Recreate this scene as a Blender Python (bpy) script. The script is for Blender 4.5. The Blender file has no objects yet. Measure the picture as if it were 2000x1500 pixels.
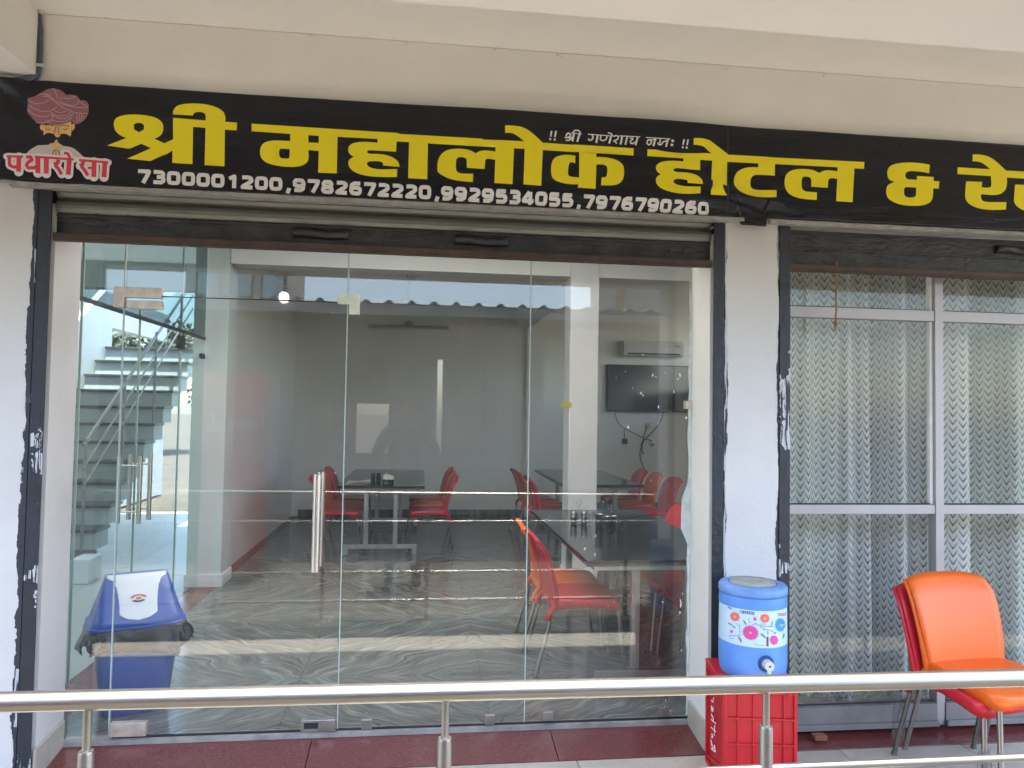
import bpy, bmesh, math, random
from math import sin, cos, pi, radians as R
from mathutils import Vector, Matrix
from mathutils.geometry import delaunay_2d_cdt
random.seed(7)
S = bpy.context.scene
COL = S.collection

# ------------------------------------------------------------------ camera
FPX = 1450.0
def vn(v): return Vector(v).normalized()
Dv = vn((-178, 50, FPX)); Hv = vn((11800, 245, FPX)); Hv = (Hv - Dv * Hv.dot(Dv)).normalized(); Uv = -Dv.cross(Hv)
if Uv[1] > 0: Uv = -Uv
CAM = Vector((0, -3.46, 1.5))
cam_d = bpy.data.cameras.new('camera'); cam = bpy.data.objects.new('camera', cam_d); COL.objects.link(cam)
cam_d.sensor_width = 36; cam_d.lens = 36 * FPX / 2000; cam_d.clip_start = .02; cam_d.clip_end = 600
xa = Vector((Hv[0], Dv[0], Uv[0])); ya = -Vector((Hv[1], Dv[1], Uv[1])); za = -Vector((Hv[2], Dv[2], Uv[2]))
M = Matrix((xa, ya, za)).transposed().to_4x4(); M.translation = CAM
cam.matrix_world = M
S.camera = cam

# ------------------------------------------------------------------ sky, sun, exposure
SUN_EL, SUN_AZ = 73.5, 12.0      # elevation; azimuth east of the facade's outward normal (-y)
w = bpy.data.worlds.new('World'); S.world = w; w.use_nodes = True
nt = w.node_tree; bg = nt.nodes['Background']; sk = nt.nodes.new('ShaderNodeTexSky')
sk.sky_type = 'NISHITA'; sk.sun_disc = False; sk.sun_elevation = R(SUN_EL); sk.sun_rotation = R(180 - SUN_AZ)
sk.air_density = 1.0; sk.dust_density = 1.8; sk.ozone_density = 1.0
nt.links.new(sk.outputs[0], bg.inputs[0]); bg.inputs[1].default_value = 0.15
sd = bpy.data.lights.new('sun', 'SUN'); so = bpy.data.objects.new('sun', sd); COL.objects.link(so)
sd.energy = 4.0; sd.angle = R(0.5); sd.color = (1, .95, .87)
el, az = R(SUN_EL), R(SUN_AZ)
tosun = Vector((sin(az) * cos(el), -cos(az) * cos(el), sin(el)))
so.rotation_euler = tosun.to_track_quat('Z', 'Y').to_euler(); so.location = (0, -6, 12)
vs = S.view_settings; vs.view_transform = 'Standard'; vs.look = 'None'; vs.gamma = 1; vs.use_curve_mapping = False
vs.exposure = 2.98
S.render.engine = 'CYCLES'
cy = S.cycles; cy.max_bounces = 14; cy.diffuse_bounces = 6; cy.glossy_bounces = 6; cy.transparent_max_bounces = 24
cy.transmission_bounces = 6; cy.caustics_reflective = False; cy.caustics_refractive = False; cy.use_denoising = True
cy.sample_clamp_indirect = 6

# ------------------------------------------------------------------ helpers
def ray(x, y):
    q = Vector((x - 1000, y - 750, FPX)); return Vector((q.dot(Hv), q.dot(Dv), q.dot(Uv)))
def onY(x, y, Y): r = ray(x, y); return CAM + r * ((Y - CAM.y) / r.y)
def onZ(x, y, Z): r = ray(x, y); return CAM + r * ((Z - CAM.z) / r.z)

def node(nt, t, **k):
    n = nt.nodes.new(t)
    for a, b in k.items():
        if a == 'ins':
            for i, v in b.items(): n.inputs[i].default_value = v
        else: setattr(n, a, b)
    return n
def pm(name, col, rough=.6, metal=0., var=.0, vs_=6., bump=0., bs=40., stretch=(1, 1, 1), col2=None, spec=.5, space='Object', dirt=0.):
    m = bpy.data.materials.new(name); m.use_nodes = True; t = m.node_tree; b = t.nodes['Principled BSDF']
    c = tuple(col) + (1,)
    b.inputs['Base Color'].default_value = c; b.inputs['Roughness'].default_value = rough
    b.inputs['Metallic'].default_value = metal; b.inputs['Specular IOR Level'].default_value = spec
    tc = node(t, 'ShaderNodeTexCoord'); mp = node(t, 'ShaderNodeMapping'); mp.inputs['Scale'].default_value = stretch
    t.links.new(tc.outputs[space] if space != 'World' else node(t, 'ShaderNodeNewGeometry').outputs['Position'], mp.inputs[0])
    last = None
    if var or col2:
        n = node(t, 'ShaderNodeTexNoise', ins={'Scale': vs_, 'Detail': 8., 'Roughness': .62}); t.links.new(mp.outputs[0], n.inputs['Vector'])
        rp = node(t, 'ShaderNodeMapRange', ins={'From Min': .3, 'From Max': .7}); t.links.new(n.outputs['Fac'], rp.inputs['Value'])
        mx = node(t, 'ShaderNodeMix', data_type='RGBA')
        a = tuple(x * (1 - var) for x in col) + (1,); c2 = (tuple(col2) + (1,)) if col2 else tuple(min(1, x * (1 + var)) for x in col) + (1,)
        mx.inputs[6].default_value = a; mx.inputs[7].default_value = c2
        t.links.new(rp.outputs[0], mx.inputs[0]); last = mx.outputs[2]
        rr = node(t, 'ShaderNodeMapRange', ins={'To Min': max(.02, rough - .08), 'To Max': min(1, rough + .1)})
        t.links.new(n.outputs['Fac'], rr.inputs['Value']); t.links.new(rr.outputs[0], b.inputs['Roughness'])
    if dirt:
        n = node(t, 'ShaderNodeTexNoise', ins={'Scale': 2.3, 'Detail': 10., 'Roughness': .75}); t.links.new(mp.outputs[0], n.inputs['Vector'])
        rp = node(t, 'ShaderNodeMapRange', ins={'From Min': .52, 'From Max': .8, 'To Max': dirt}); t.links.new(n.outputs['Fac'], rp.inputs['Value'])
        mx = node(t, 'ShaderNodeMix', data_type='RGBA'); mx.inputs[7].default_value = (.25, .22, .18, 1)
        if last: t.links.new(last, mx.inputs[6])
        else: mx.inputs[6].default_value = c
        t.links.new(rp.outputs[0], mx.inputs[0]); last = mx.outputs[2]
    if last: t.links.new(last, b.inputs['Base Color'])
    if bump:
        n = node(t, 'ShaderNodeTexNoise', ins={'Scale': bs, 'Detail': 5.}); t.links.new(mp.outputs[0], n.inputs['Vector'])
        bp = node(t, 'ShaderNodeBump', ins={'Strength': bump, 'Distance': .01}); t.links.new(n.outputs['Fac'], bp.inputs['Height'])
        t.links.new(bp.outputs[0], b.inputs['Normal'])
    return m
def glassmat(name, tint, ior=1.6, rough=0.):
    m = bpy.data.materials.new(name); m.use_nodes = True; t = m.node_tree; t.nodes.clear()
    o = node(t, 'ShaderNodeOutputMaterial'); tr = node(t, 'ShaderNodeBsdfTransparent'); tr.inputs[0].default_value = tuple(tint) + (1,)
    g = node(t, 'ShaderNodeBsdfGlossy'); g.inputs['Roughness'].default_value = rough
    fr = node(t, 'ShaderNodeFresnel'); mx = node(t, 'ShaderNodeMixShader')
    gb = node(t, 'ShaderNodeNewGeometry'); mi = node(t, 'ShaderNodeMapRange', ins={'To Min': ior, 'To Max': 1 / ior})   # same reflectance on both faces of the sheet
    t.links.new(gb.outputs['Backfacing'], mi.inputs['Value']); t.links.new(mi.outputs[0], fr.inputs['IOR'])
    n = node(t, 'ShaderNodeTexNoise', ins={'Scale': 1.3, 'Detail': 2.}); bp = node(t, 'ShaderNodeBump', ins={'Strength': .004, 'Distance': .01})
    tc = node(t, 'ShaderNodeTexCoord'); t.links.new(tc.outputs['Object'], n.inputs['Vector'])
    t.links.new(n.outputs['Fac'], bp.inputs['Height']); t.links.new(bp.outputs[0], g.inputs['Normal'])
    t.links.new(fr.outputs[0], mx.inputs[0]); t.links.new(tr.outputs[0], mx.inputs[1]); t.links.new(g.outputs[0], mx.inputs[2])
    # faint dust film on the pane
    df = node(t, 'ShaderNodeBsdfDiffuse'); df.inputs[0].default_value = (.6, .6, .56, 1)
    n2 = node(t, 'ShaderNodeTexNoise', ins={'Scale': 2.5, 'Detail': 9., 'Roughness': .7}); t.links.new(tc.outputs['Object'], n2.inputs['Vector'])
    mr = node(t, 'ShaderNodeMapRange', ins={'From Min': .35, 'From Max': .8, 'To Min': .004, 'To Max': .03}); t.links.new(n2.outputs['Fac'], mr.inputs['Value'])
    m2 = node(t, 'ShaderNodeMixShader'); t.links.new(mr.outputs[0], m2.inputs[0]); t.links.new(mx.outputs[0], m2.inputs[1]); t.links.new(df.outputs[0], m2.inputs[2])
    t.links.new(m2.outputs[0], o.inputs[0])
    return m

def BM(): return bmesh.new()
def box(bm, x0, x1, y0, y1, z0, z1):
    vs = [bm.verts.new((x, y, z)) for z in (z0, z1) for y in (y0, y1) for x in (x0, x1)]
    for f in ((0, 2, 3, 1), (4, 5, 7, 6), (0, 1, 5, 4), (2, 6, 7, 3), (0, 4, 6, 2), (1, 3, 7, 5)): bm.faces.new([vs[i] for i in f])
    return bm
def sharp(bm, ring):
    for i in range(len(ring)):
        e = bm.edges.get((ring[i - 1], ring[i]))
        if e: e.smooth = False
def tube(bm, pts, r, n=12, cap=True, close=False):
    pts = [Vector(p) for p in pts]; rs = r if isinstance(r, (list, tuple)) else [r] * len(pts)
    rings = []; up = None
    for i, p in enumerate(pts):
        a = pts[i - 1] if (i > 0 or close) else p; b = pts[(i + 1) % len(pts)] if (i < len(pts) - 1 or close) else p
        d = (b - a).normalized()
        if up is None:
            up = Vector((0, 0, 1)) if abs(d.z) < .9 else Vector((1, 0, 0))
        s = d.cross(up).normalized(); up = s.cross(d).normalized()
        rings.append([bm.verts.new(p + (s * cos(2 * pi * k / n) + up * sin(2 * pi * k / n)) * rs[i]) for k in range(n)])
    m = len(rings)
    for i in range(m if close else m - 1):
        A, B = rings[i], rings[(i + 1) % m]
        for k in range(n):
            f = bm.faces.new((A[k], A[(k + 1) % n], B[(k + 1) % n], B[k])); f.smooth = True
    if cap and not close:
        bm.faces.new(rings[0][::-1]); bm.faces.new(rings[-1])
        sharp(bm, rings[0]); sharp(bm, rings[-1])
    return bm
def lathe(bm, prof, c=(0, 0, 0), n=32, sx=1, sy=1):
    rings = [[bm.verts.new((c[0] + r * cos(2 * pi * k / n) * sx, c[1] + r * sin(2 * pi * k / n) * sy, c[2] + z)) for k in range(n)] for r, z in prof]
    for a, b in zip(rings, rings[1:]):
        for k in range(n):
            f = bm.faces.new((a[k], a[(k + 1) % n], b[(k + 1) % n], b[k])); f.smooth = True
    bm.faces.new(rings[0][::-1]); bm.faces.new(rings[-1])
    sharp(bm, rings[0]); sharp(bm, rings[-1])
    return bm
def sheet(bm, fn, nu, nv, smooth=True, uv=False):
    g = [[bm.verts.new(fn(i / nu, j / nv)) for i in range(nu + 1)] for j in range(nv + 1)]
    L = bm.loops.layers.uv.new('UVMap') if uv else None
    for j in range(nv):
        for i in range(nu):
            f = bm.faces.new((g[j][i], g[j][i + 1], g[j + 1][i + 1], g[j + 1][i])); f.smooth = smooth
            if uv:
                for lp, (a, b) in zip(f.loops, ((i, j), (i + 1, j), (i + 1, j + 1), (i, j + 1))): lp[L].uv = uv(a / nu, b / nv)
    return bm
def prism(bm, pts, y0, y1, ax='y'):
    def P(a, b, c): return (a, c, b) if ax == 'y' else ((c, a, b) if ax == 'x' else (a, b, c))
    A = [bm.verts.new(P(a, b, y0)) for a, b in pts]; B = [bm.verts.new(P(a, b, y1)) for a, b in pts]
    n = len(pts); bm.faces.new(A); bm.faces.new(B[::-1])
    for i in range(n): bm.faces.new((A[i], B[i], B[(i + 1) % n], A[(i + 1) % n]))
    return bm
def obj(name, bm, m, parent=None, bevel=0, solid=0, label=None, kind=None, sub=0):
    bmesh.ops.recalc_face_normals(bm, faces=bm.faces) if not solid else None
    me = bpy.data.meshes.new(name); bm.to_mesh(me); bm.free()
    if m is not None: me.materials.append(m)
    o = bpy.data.objects.new(name, me); COL.objects.link(o)
    if parent: o.parent = parent
    if solid:
        s = o.modifiers.new('solid', 'SOLIDIFY'); s.thickness = solid; s.offset = 0
    if bevel:
        b = o.modifiers.new('bevel', 'BEVEL'); b.width = bevel; b.segments = 2; b.limit_method = 'ANGLE'; b.angle_limit = R(40)
    if sub:
        b = o.modifiers.new('sub', 'SUBSURF'); b.levels = sub; b.render_levels = sub
    if label: o['label'] = label
    if kind: o['kind'] = kind
    return o
def tag(o, label, cat, group=None, kind=None):
    o['label'] = label; o['category'] = cat
    if group: o['group'] = group
    if kind: o['kind'] = kind
    return o
def thing(name, label, cat, loc=(0, 0, 0), rz=0, group=None):
    o = bpy.data.objects.new(name, None); COL.objects.link(o); o.location = loc; o.rotation_euler = (0, 0, rz); o.empty_display_size = .1
    return tag(o, label, cat, group)
def dup(root, loc, rz, label, group=None, mats=None):
    def cp(o, par):
        c = o.copy(); COL.objects.link(c); c.parent = par
        for ch in [k for k in ALL if k.parent == o]: cp(ch, c)
        return c
    ALL = list(bpy.data.objects)
    r = cp(root, None); r.location = loc; r.rotation_euler = (0, 0, rz); r['label'] = label
    if group: r['group'] = group
    return r
def struct(name, bm, m, **k): return obj(name, bm, m, kind='structure', **k)

# ------------------------------------------------------------------ materials
M_ = {}
WHITE = (.72, .71, .69)
M_['white'] = pm('white_paint', WHITE, .7, var=.05, vs_=2.5, bump=.15, bs=60, dirt=.12)
M_['ceiling'] = pm('ceiling_paint', (.84, .82, .78), .8, var=.04, vs_=1.2, bump=.08, bs=30, dirt=.06)
M_['fascia'] = pm('fascia_paint', (.83, .81, .76), .75, var=.05, vs_=1.5, bump=.12, bs=50, dirt=.10)
M_['inwall'] = pm('interior_wall', (.74, .74, .70), .75, var=.04, vs_=1.5, bump=.05)
M_['inwall2'] = pm('interior_cool_wall', (.58, .63, .62), .75, var=.04, vs_=1.5, bump=.05)
M_['concrete'] = pm('yard_ground', (.070, .060, .047), .95, var=.25, vs_=1.3, bump=.4, bs=30)
M_['tile'] = pm('porch_stone', (.40, .365, .305), .55, var=.15, vs_=8, bump=.05, dirt=.3)
M_['redstone'] = pm('red_granite', (.13, .035, .032), .22, var=.35, vs_=90, bump=.02, bs=120, dirt=.25)
M_['steel_bright'] = pm('polished_steel', (.70, .69, .66), .2, 1.)
M_['steel'] = pm('brushed_steel', (.29, .28, .265), .33, 1., var=.06, vs_=12, stretch=(1, 30, 30), spec=.4)
M_['steel2'] = pm('dull_steel', (.45, .44, .42), .38, 1., var=.15, vs_=20)
M_['brass'] = pm('etched_patch', (.62, .53, .44), .45, .6, var=.2, vs_=30, bump=.1)
M_['black'] = pm('black_enamel', (.018, .022, .028), .45, var=.5, vs_=9, bump=.5, bs=35, col2=(.05, .052, .058))
M_['rust'] = pm('rusty_black_steel', (.014, .019, .026), .5, var=.4, vs_=9, stretch=(1, 1, 2), bump=.8, bs=30, col2=(.052, .048, .046))
M_['blacksm'] = pm('smeared_black_enamel', (.015, .018, .026), .5, var=.3, vs_=9, bump=.5, bs=35)
t_ = M_['blacksm'].node_tree; b_ = t_.nodes['Principled BSDF']; g_ = node(t_, 'ShaderNodeNewGeometry')
def nzz(sc, st):
    m1 = node(t_, 'ShaderNodeMapping'); m1.inputs['Scale'].default_value = st; t_.links.new(g_.outputs['Position'], m1.inputs[0]); n1 = node(t_, 'ShaderNodeTexNoise', ins={'Scale': sc, 'Detail': 6., 'Roughness': .65}); t_.links.new(m1.outputs[0], n1.inputs['Vector']); return n1.outputs['Fac']
def gt_(a, v):
    q = node(t_, 'ShaderNodeMath', operation='GREATER_THAN'); q.inputs[1].default_value = v; t_.links.new(a, q.inputs[0]); return q.outputs[0]
q = node(t_, 'ShaderNodeMath', operation='MULTIPLY'); t_.links.new(gt_(nzz(2.2, (1, 1, 1)), .56), q.inputs[0]); t_.links.new(gt_(nzz(22., (3.5, 1, .22)), .5), q.inputs[1])
x_ = node(t_, 'ShaderNodeMix', data_type='RGBA'); src_ = b_.inputs['Base Color'].links[0].from_socket; t_.links.new(src_, x_.inputs[6]); x_.inputs[7].default_value = (.5, .52, .55, 1); t_.links.new(q.outputs[0], x_.inputs[0]); t_.links.new(x_.outputs[2], b_.inputs['Base Color'])
M_['rust2'] = pm('rusty_flange', (.05, .03, .022), .6, var=.5, vs_=12, bump=.5, bs=30, col2=(.075, .040, .027))
M_['shutter'] = pm('galvanised_slat', (.17, .175, .155), .38, .35, var=.22, vs_=5, stretch=(1, 1, 12), bump=.1)
M_['strip'] = pm('painted_strip', (.30, .30, .28), .6, var=.25, vs_=25, bump=.4, bs=60)
M_['alu'] = pm('anodised_aluminium', (.36, .34, .34), .45, .3, var=.06, vs_=8)
M_['alu2'] = pm('dusty_aluminium', (.20, .19, .19), .55, .2, var=.15, vs_=8, dirt=.3)
M_['aluw'] = pm('bright_bead', (.75, .74, .70), .5, var=.1, vs_=30)
M_['red'] = pm('red_plastic', (.55, .016, .03), .34, var=.06, vs_=8, bump=.02)
M_['orange'] = pm('orange_plastic', (.76, .13, .010), .38, var=.05, vs_=8, bump=.02)
M_['blue'] = pm('blue_bin_plastic', (.012, .075, .34), .33, var=.1, vs_=8)
M_['blue2'] = pm('cooler_blue', (.10, .27, .68), .38, var=.08, vs_=10, dirt=.12)
M_['palewhite'] = pm('cooler_white', (.50, .64, .76), .4, var=.03)
M_['flap'] = pm('flap_white', (.62, .66, .70), .4, var=.05)
M_['bag'] = pm('black_bag', (.012, .012, .013), .25, var=.3, vs_=10, bump=.9, bs=25)
M_['granite'] = pm('black_granite', (.010, .012, .013), .07, var=.5, vs_=180, col2=(.035, .04, .04), spec=.28)
M_['granedge'] = pm('rough_granite_edge', (.02, .02, .02), .3, var=.5, vs_=60, col2=(.16, .15, .14), bump=.6, bs=60)
M_['dark'] = pm('dark_paint', (.02, .022, .025), .5)
M_['screen'] = pm('tv_glass', (.008, .010, .013), .12, spec=.5)
M_['acw'] = pm('ac_plastic', (.55, .55, .52), .45)
M_['wood'] = pm('brown_wood', (.16, .08, .05), .6, var=.3, vs_=14, bump=.3)
M_['rope'] = pm('jute_rope', (.28, .15, .06), .9, var=.3, vs_=60, bump=.8, bs=200)
M_['cable'] = pm('grey_cable', (.08, .11, .13), .5)
M_['paper'] = pm('paper', (.72, .68, .60), .7, var=.1, vs_=30)
M_['crate'] = pm('red_crate', (.46, .008, .018), .4, var=.15, vs_=5, dirt=.15)
M_['leaf'] = pm('leaf', (.028, .040, .022), .7, var=.3, vs_=4)
M_['trunk'] = pm('bark', (.12, .09, .06), .9, var=.3)
M_['cloth'] = pm('dark_shirt', (.05, .055, .06), .85, var=.1)
M_['trouser'] = pm('trousers', (.03, .035, .05), .85)
M_['skin'] = pm('skin', (.27, .15, .10), .55)
M_['hair'] = pm('hair', (.008, .007, .006), .95, spec=.1)
M_['yellow'] = pm('yellow_vinyl', (.90, .77, .006), .3, spec=.5)
M_['pwhite'] = pm('white_vinyl', (.75, .75, .73), .3)
M_['pred'] = pm('red_vinyl', (.66, .04, .085), .35)
M_['turban'] = pm('turban_print', (.30, .13, .155), .4, var=.12, vs_=80)
M_['fold'] = pm('fold_print', (.56, .33, .34), .4)
M_['skinp'] = pm('face_print', (.80, .50, .20), .35)
M_['shirtp'] = pm('shirt_print', (.58, .54, .50), .35, var=.05)
M_['linep'] = pm('line_print', (.03, .02, .03), .4)
M_['glass'] = glassmat('clear_glass', (.965, .972, .966), 1.56)
M_['glass2'] = glassmat('partition_glass', (.90, .96, .95), 1.28)
M_['glass3'] = glassmat('tinted_partition_glass', (.42, .50, .50), 1.35)
M_['glassw'] = glassmat('window_glass', (.96, .97, .96), 1.26)
M_['gedge'] = pm('glass_edge', (.42, .50, .47), .25)
M_['frost'] = pm('frosted_pane', (.50, .68, .70), .4)
M_['opp'] = pm('opposite_wall', (.20, .20, .185), .9, var=.06, vs_=2)
M_['tin'] = pm('tin_roof', (.22, .24, .25), .5, .4, var=.2, vs_=3)
M_['cream'] = pm('cream_wall', (.55, .50, .42), .9, var=.05)
M_['orangewall'] = pm('ochre_wall', (.55, .28, .10), .9)
M_['drape'] = pm('yellow_drape', (.40, .29, .11), .9, var=.15, vs_=4, stretch=(14, 14, 1))
M_['valance'] = pm('valance', (.10, .085, .05), .9, var=.2)

def banner_mat():
    m = pm('black_banner_vinyl', (.006, .0065, .011), .24, var=.2, vs_=5, spec=.36)
    t = m.node_tree; b = t.nodes['Principled BSDF']
    g = node(t, 'ShaderNodeNewGeometry'); wv = node(t, 'ShaderNodeTexWave', wave_type='BANDS', bands_direction='X', ins={'Scale': 55., 'Distortion': .3})
    n = node(t, 'ShaderNodeTexNoise', ins={'Scale': 7., 'Detail': 4.}); mp = node(t, 'ShaderNodeMapping'); mp.inputs['Scale'].default_value = (.6, 1, 3)
    t.links.new(g.outputs['Position'], wv.inputs['Vector']); t.links.new(g.outputs['Position'], mp.inputs[0]); t.links.new(mp.outputs[0], n.inputs['Vector'])
    b1 = node(t, 'ShaderNodeBump', ins={'Strength': .10, 'Distance': .002}); b2 = node(t, 'ShaderNodeBump', ins={'Strength': .35, 'Distance': .02})
    t.links.new(wv.outputs['Fac'], b1.inputs['Height']); t.links.new(n.outputs['Fac'], b2.inputs['Height']); t.links.new(b2.outputs[0], b1.inputs['Normal'])
    t.links.new(b1.outputs[0], b.inputs['Normal'])
    return m
M_['banner'] = banner_mat()
for k in ('yellow', 'pwhite', 'banner'):
    q = M_[k].node_tree.nodes['Principled BSDF']; q.inputs['Coat Weight'].default_value = .12; q.inputs['Coat Roughness'].default_value = .14

def marble():
    m = pm('bookmatched_marble', (.2, .2, .2), .16, spec=.5); t = m.node_tree; b = t.nodes['Principled BSDF']
    g = node(t, 'ShaderNodeNewGeometry'); sp = node(t, 'ShaderNodeSeparateXYZ'); t.links.new(g.outputs['Position'], sp.inputs[0])
    def pp(out, off, per):
        a = node(t, 'ShaderNodeMath', operation='ADD'); a.inputs[1].default_value = off; t.links.new(out, a.inputs[0])
        p = node(t, 'ShaderNodeMath', operation='PINGPONG'); p.inputs[1].default_value = per; t.links.new(a.outputs[0], p.inputs[0]); return p.outputs[0]
    cb = node(t, 'ShaderNodeCombineXYZ')
    t.links.new(pp(sp.outputs[0], 0.61 + SLX * 8, SLX), cb.inputs[0]); t.links.new(pp(sp.outputs[1], -SLY0 + SLY * 8, SLY), cb.inputs[1])
    d = node(t, 'ShaderNodeTexNoise', ins={'Scale': 2.1, 'Detail': 3., 'Roughness': .5}); t.links.new(cb.outputs[0], d.inputs['Vector'])
    # warp the coordinate
    sub = node(t, 'ShaderNodeVectorMath', operation='SCALE'); sub.inputs['Scale'].default_value = .38; t.links.new(d.outputs['Color'], sub.inputs[0])
    ad = node(t, 'ShaderNodeVectorMath', operation='ADD'); t.links.new(cb.outputs[0], ad.inputs[0]); t.links.new(sub.outputs[0], ad.inputs[1])
    mr_ = node(t, 'ShaderNodeMapping'); mr_.inputs['Rotation'].default_value = (0, 0, -.72); t.links.new(ad.outputs[0], mr_.inputs[0]); mp = node(t, 'ShaderNodeMapping'); mp.inputs['Scale'].default_value = (1.5, 22, 1); t.links.new(mr_.outputs[0], mp.inputs[0])
    n1 = node(t, 'ShaderNodeTexNoise', ins={'Scale': 2.3, 'Detail': 9., 'Roughness': .66}); t.links.new(mp.outputs[0], n1.inputs['Vector'])
    cr = node(t, 'ShaderNodeValToRGB'); e = cr.color_ramp.elements
    e[0].position = .33; e[0].color = (.065, .066, .062, 1); e[1].position = .70; e[1].color = (.38, .39, .375, 1)
    x = e.new(.46); x.color = (.135, .137, .13, 1); x = e.new(.56); x.color = (.20, .20, .188, 1)
    t.links.new(n1.outputs['Fac'], cr.inputs[0])
    n2 = node(t, 'ShaderNodeTexNoise', ins={'Scale': 3., 'Detail': 2.}); t.links.new(cb.outputs[0], n2.inputs['Vector'])
    mx = node(t, 'ShaderNodeMix', data_type='RGBA', blend_type='MULTIPLY'); mx.inputs[0].default_value = .5
    c2 = node(t, 'ShaderNodeValToRGB'); c2.color_ramp.elements[0].position = .35; c2.color_ramp.elements[0].color = (.70, .84, .82, 1); c2.color_ramp.elements[1].position = .65; c2.color_ramp.elements[1].color = (1, .93, .85, 1)
    t.links.new(n2.outputs['Fac'], c2.inputs[0]); t.links.new(cr.outputs[0], mx.inputs[6]); t.links.new(c2.outputs[0], mx.inputs[7])
    t.links.new(mx.outputs[2], b.inputs['Base Color'])
    return m
SLX, SLY, SLY0 = .97, 1.14, .68
M_['marble'] = marble()

def curtain_mat(tint):
    m = bpy.data.materials.new('chevron_fabric'); m.use_nodes = True; t = m.node_tree; b = t.nodes['Principled BSDF']; b.inputs['Roughness'].default_value = .75
    uv = node(t, 'ShaderNodeUVMap'); sp = node(t, 'ShaderNodeSeparateXYZ'); t.links.new(uv.outputs[0], sp.inputs[0])
    def mth(op, a, bb=None):
        n = node(t, 'ShaderNodeMath', operation=op)
        for i, v in enumerate((a, bb)):
            if v is None: continue
            if isinstance(v, float): n.inputs[i].default_value = v
            else: t.links.new(v, n.inputs[i])
        return n.outputs[0]
    u = mth('MULTIPLY', sp.outputs[0], 1 / .043); fu = mth('FRACT', u); tri = mth('ABSOLUTE', mth('SUBTRACT', fu, .5))      # 0 centre .5 edge
    v = mth('MULTIPLY', sp.outputs[1], 1 / .040)
    col = mth('MULTIPLY', mth('FLOOR', u), .37); v = mth('ADD', v, col)
    vv = mth('SUBTRACT', v, mth('MULTIPLY', tri, 1.7)); fv = mth('FRACT', vv)
    dark = mth('MULTIPLY', mth('LESS_THAN', fv, .36), mth('LESS_THAN', tri, .46)); dark = mth('MULTIPLY', dark, mth('SUBTRACT', 1.15, mth('MULTIPLY', tri, 1.2)))
    lite = mth('MULTIPLY', mth('GREATER_THAN', fv, .80), mth('LESS_THAN', tri, .34))
    nz = node(t, 'ShaderNodeTexNoise', ins={'Scale': 60., 'Detail': 3.}); t.links.new(uv.outputs[0], nz.inputs['Vector'])
    dk = mth('MULTIPLY', dark, mth('ADD', nz.outputs['Fac'], .28))
    m1 = node(t, 'ShaderNodeMix', data_type='RGBA'); m1.inputs[6].default_value = tuple(tint) + (1,); m1.inputs[7].default_value = (.055, .068, .060, 1); t.links.new(dk, m1.inputs[0])
    m2 = node(t, 'ShaderNodeMix', data_type='RGBA'); t.links.new(m1.outputs[2], m2.inputs[6]); m2.inputs[7].default_value = (.62, .65, .6, 1); t.links.new(mth('MULTIPLY', lite, .6), m2.inputs[0])
    t.links.new(m2.outputs[2], b.inputs['Base Color'])
    bp = node(t, 'ShaderNodeBump', ins={'Strength': .25, 'Distance': .004}); t.links.new(nz.outputs['Fac'], bp.inputs['Height']); t.links.new(bp.outputs[0], b.inputs['Normal'])
    return m
M_['curtG'] = curtain_mat((.46, .48, .44)); M_['curtW'] = curtain_mat((.57, .57, .56))

def edge_paint(name, edges):
    """white wall paint with ragged black enamel brushed over beside the shutter channel; edges: (x, side) side=+1 black to the right"""
    m = pm(name, (.56, .55, .535), .65, var=.05, vs_=2.5, bump=.2, bs=55, dirt=.10, space='World'); t = m.node_tree; b = t.nodes['Principled BSDF']
    src = b.inputs['Base Color'].links[0].from_socket
    g = node(t, 'ShaderNodeNewGeometry'); sp = node(t, 'ShaderNodeSeparateXYZ'); t.links.new(g.outputs['Position'], sp.inputs[0])
    for k, (x, side, wd) in enumerate(edges):
        def nz(sc, det, st, off):
            mp = node(t, 'ShaderNodeMapping'); mp.inputs['Scale'].default_value = st; mp.inputs['Location'].default_value = (off, off, off)
            t.links.new(g.outputs['Position'], mp.inputs[0]); n = node(t, 'ShaderNodeTexNoise', ins={'Scale': sc, 'Detail': det, 'Roughness': .6}); t.links.new(mp.outputs[0], n.inputs['Vector']); return n.outputs['Fac']
        n1 = nz(3.5, 6., (.3, .3, 1), k * 3.1); n2 = nz(30., 4., (2.5, 1, .5), 9 + k)
        def mth(op, a, bb):
            n = node(t, 'ShaderNodeMath', operation=op)
            for i, v in enumerate((a, bb)):
                if isinstance(v, (int, float)): n.inputs[i].default_value = v
                else: t.links.new(v, n.inputs[i])
            return n.outputs[0]
        p = mth('MULTIPLY', mth('SUBTRACT', sp.outputs[0], x), side)      # >0 inside black
        p = mth('ADD', p, mth('MULTIPLY', mth('SUBTRACT', n1, .5), wd)); p = mth('ADD', p, mth('MULTIPLY', mth('SUBTRACT', n2, .5), wd * .35))
        mask = mth('GREATER_THAN', p, 0.)
        smear = mth('MULTIPLY', mth('GREATER_THAN', nz(1.8, 3., (.2, .2, 1), 20 + k), .46), mth('GREATER_THAN', nz(20., 5., (4, 1, .25), 30 + k), .5))
        c = node(t, 'ShaderNodeMix', data_type='RGBA'); c.inputs[6].default_value = (.022, .026, .036, 1); c.inputs[7].default_value = (.42, .44, .47, 1); t.links.new(smear, c.inputs[0])
        mx = node(t, 'ShaderNodeMix', data_type='RGBA'); t.links.new(mask, mx.inputs[0]); t.links.new(src, mx.inputs[6]); t.links.new(c.outputs[2], mx.inputs[7]); src = mx.outputs[2]
    t.links.new(src, b.inputs['Base Color'])
    return m
M_['wallL'] = edge_paint('left_wall_paint', [(-1.572, 1, .09)])
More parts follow.
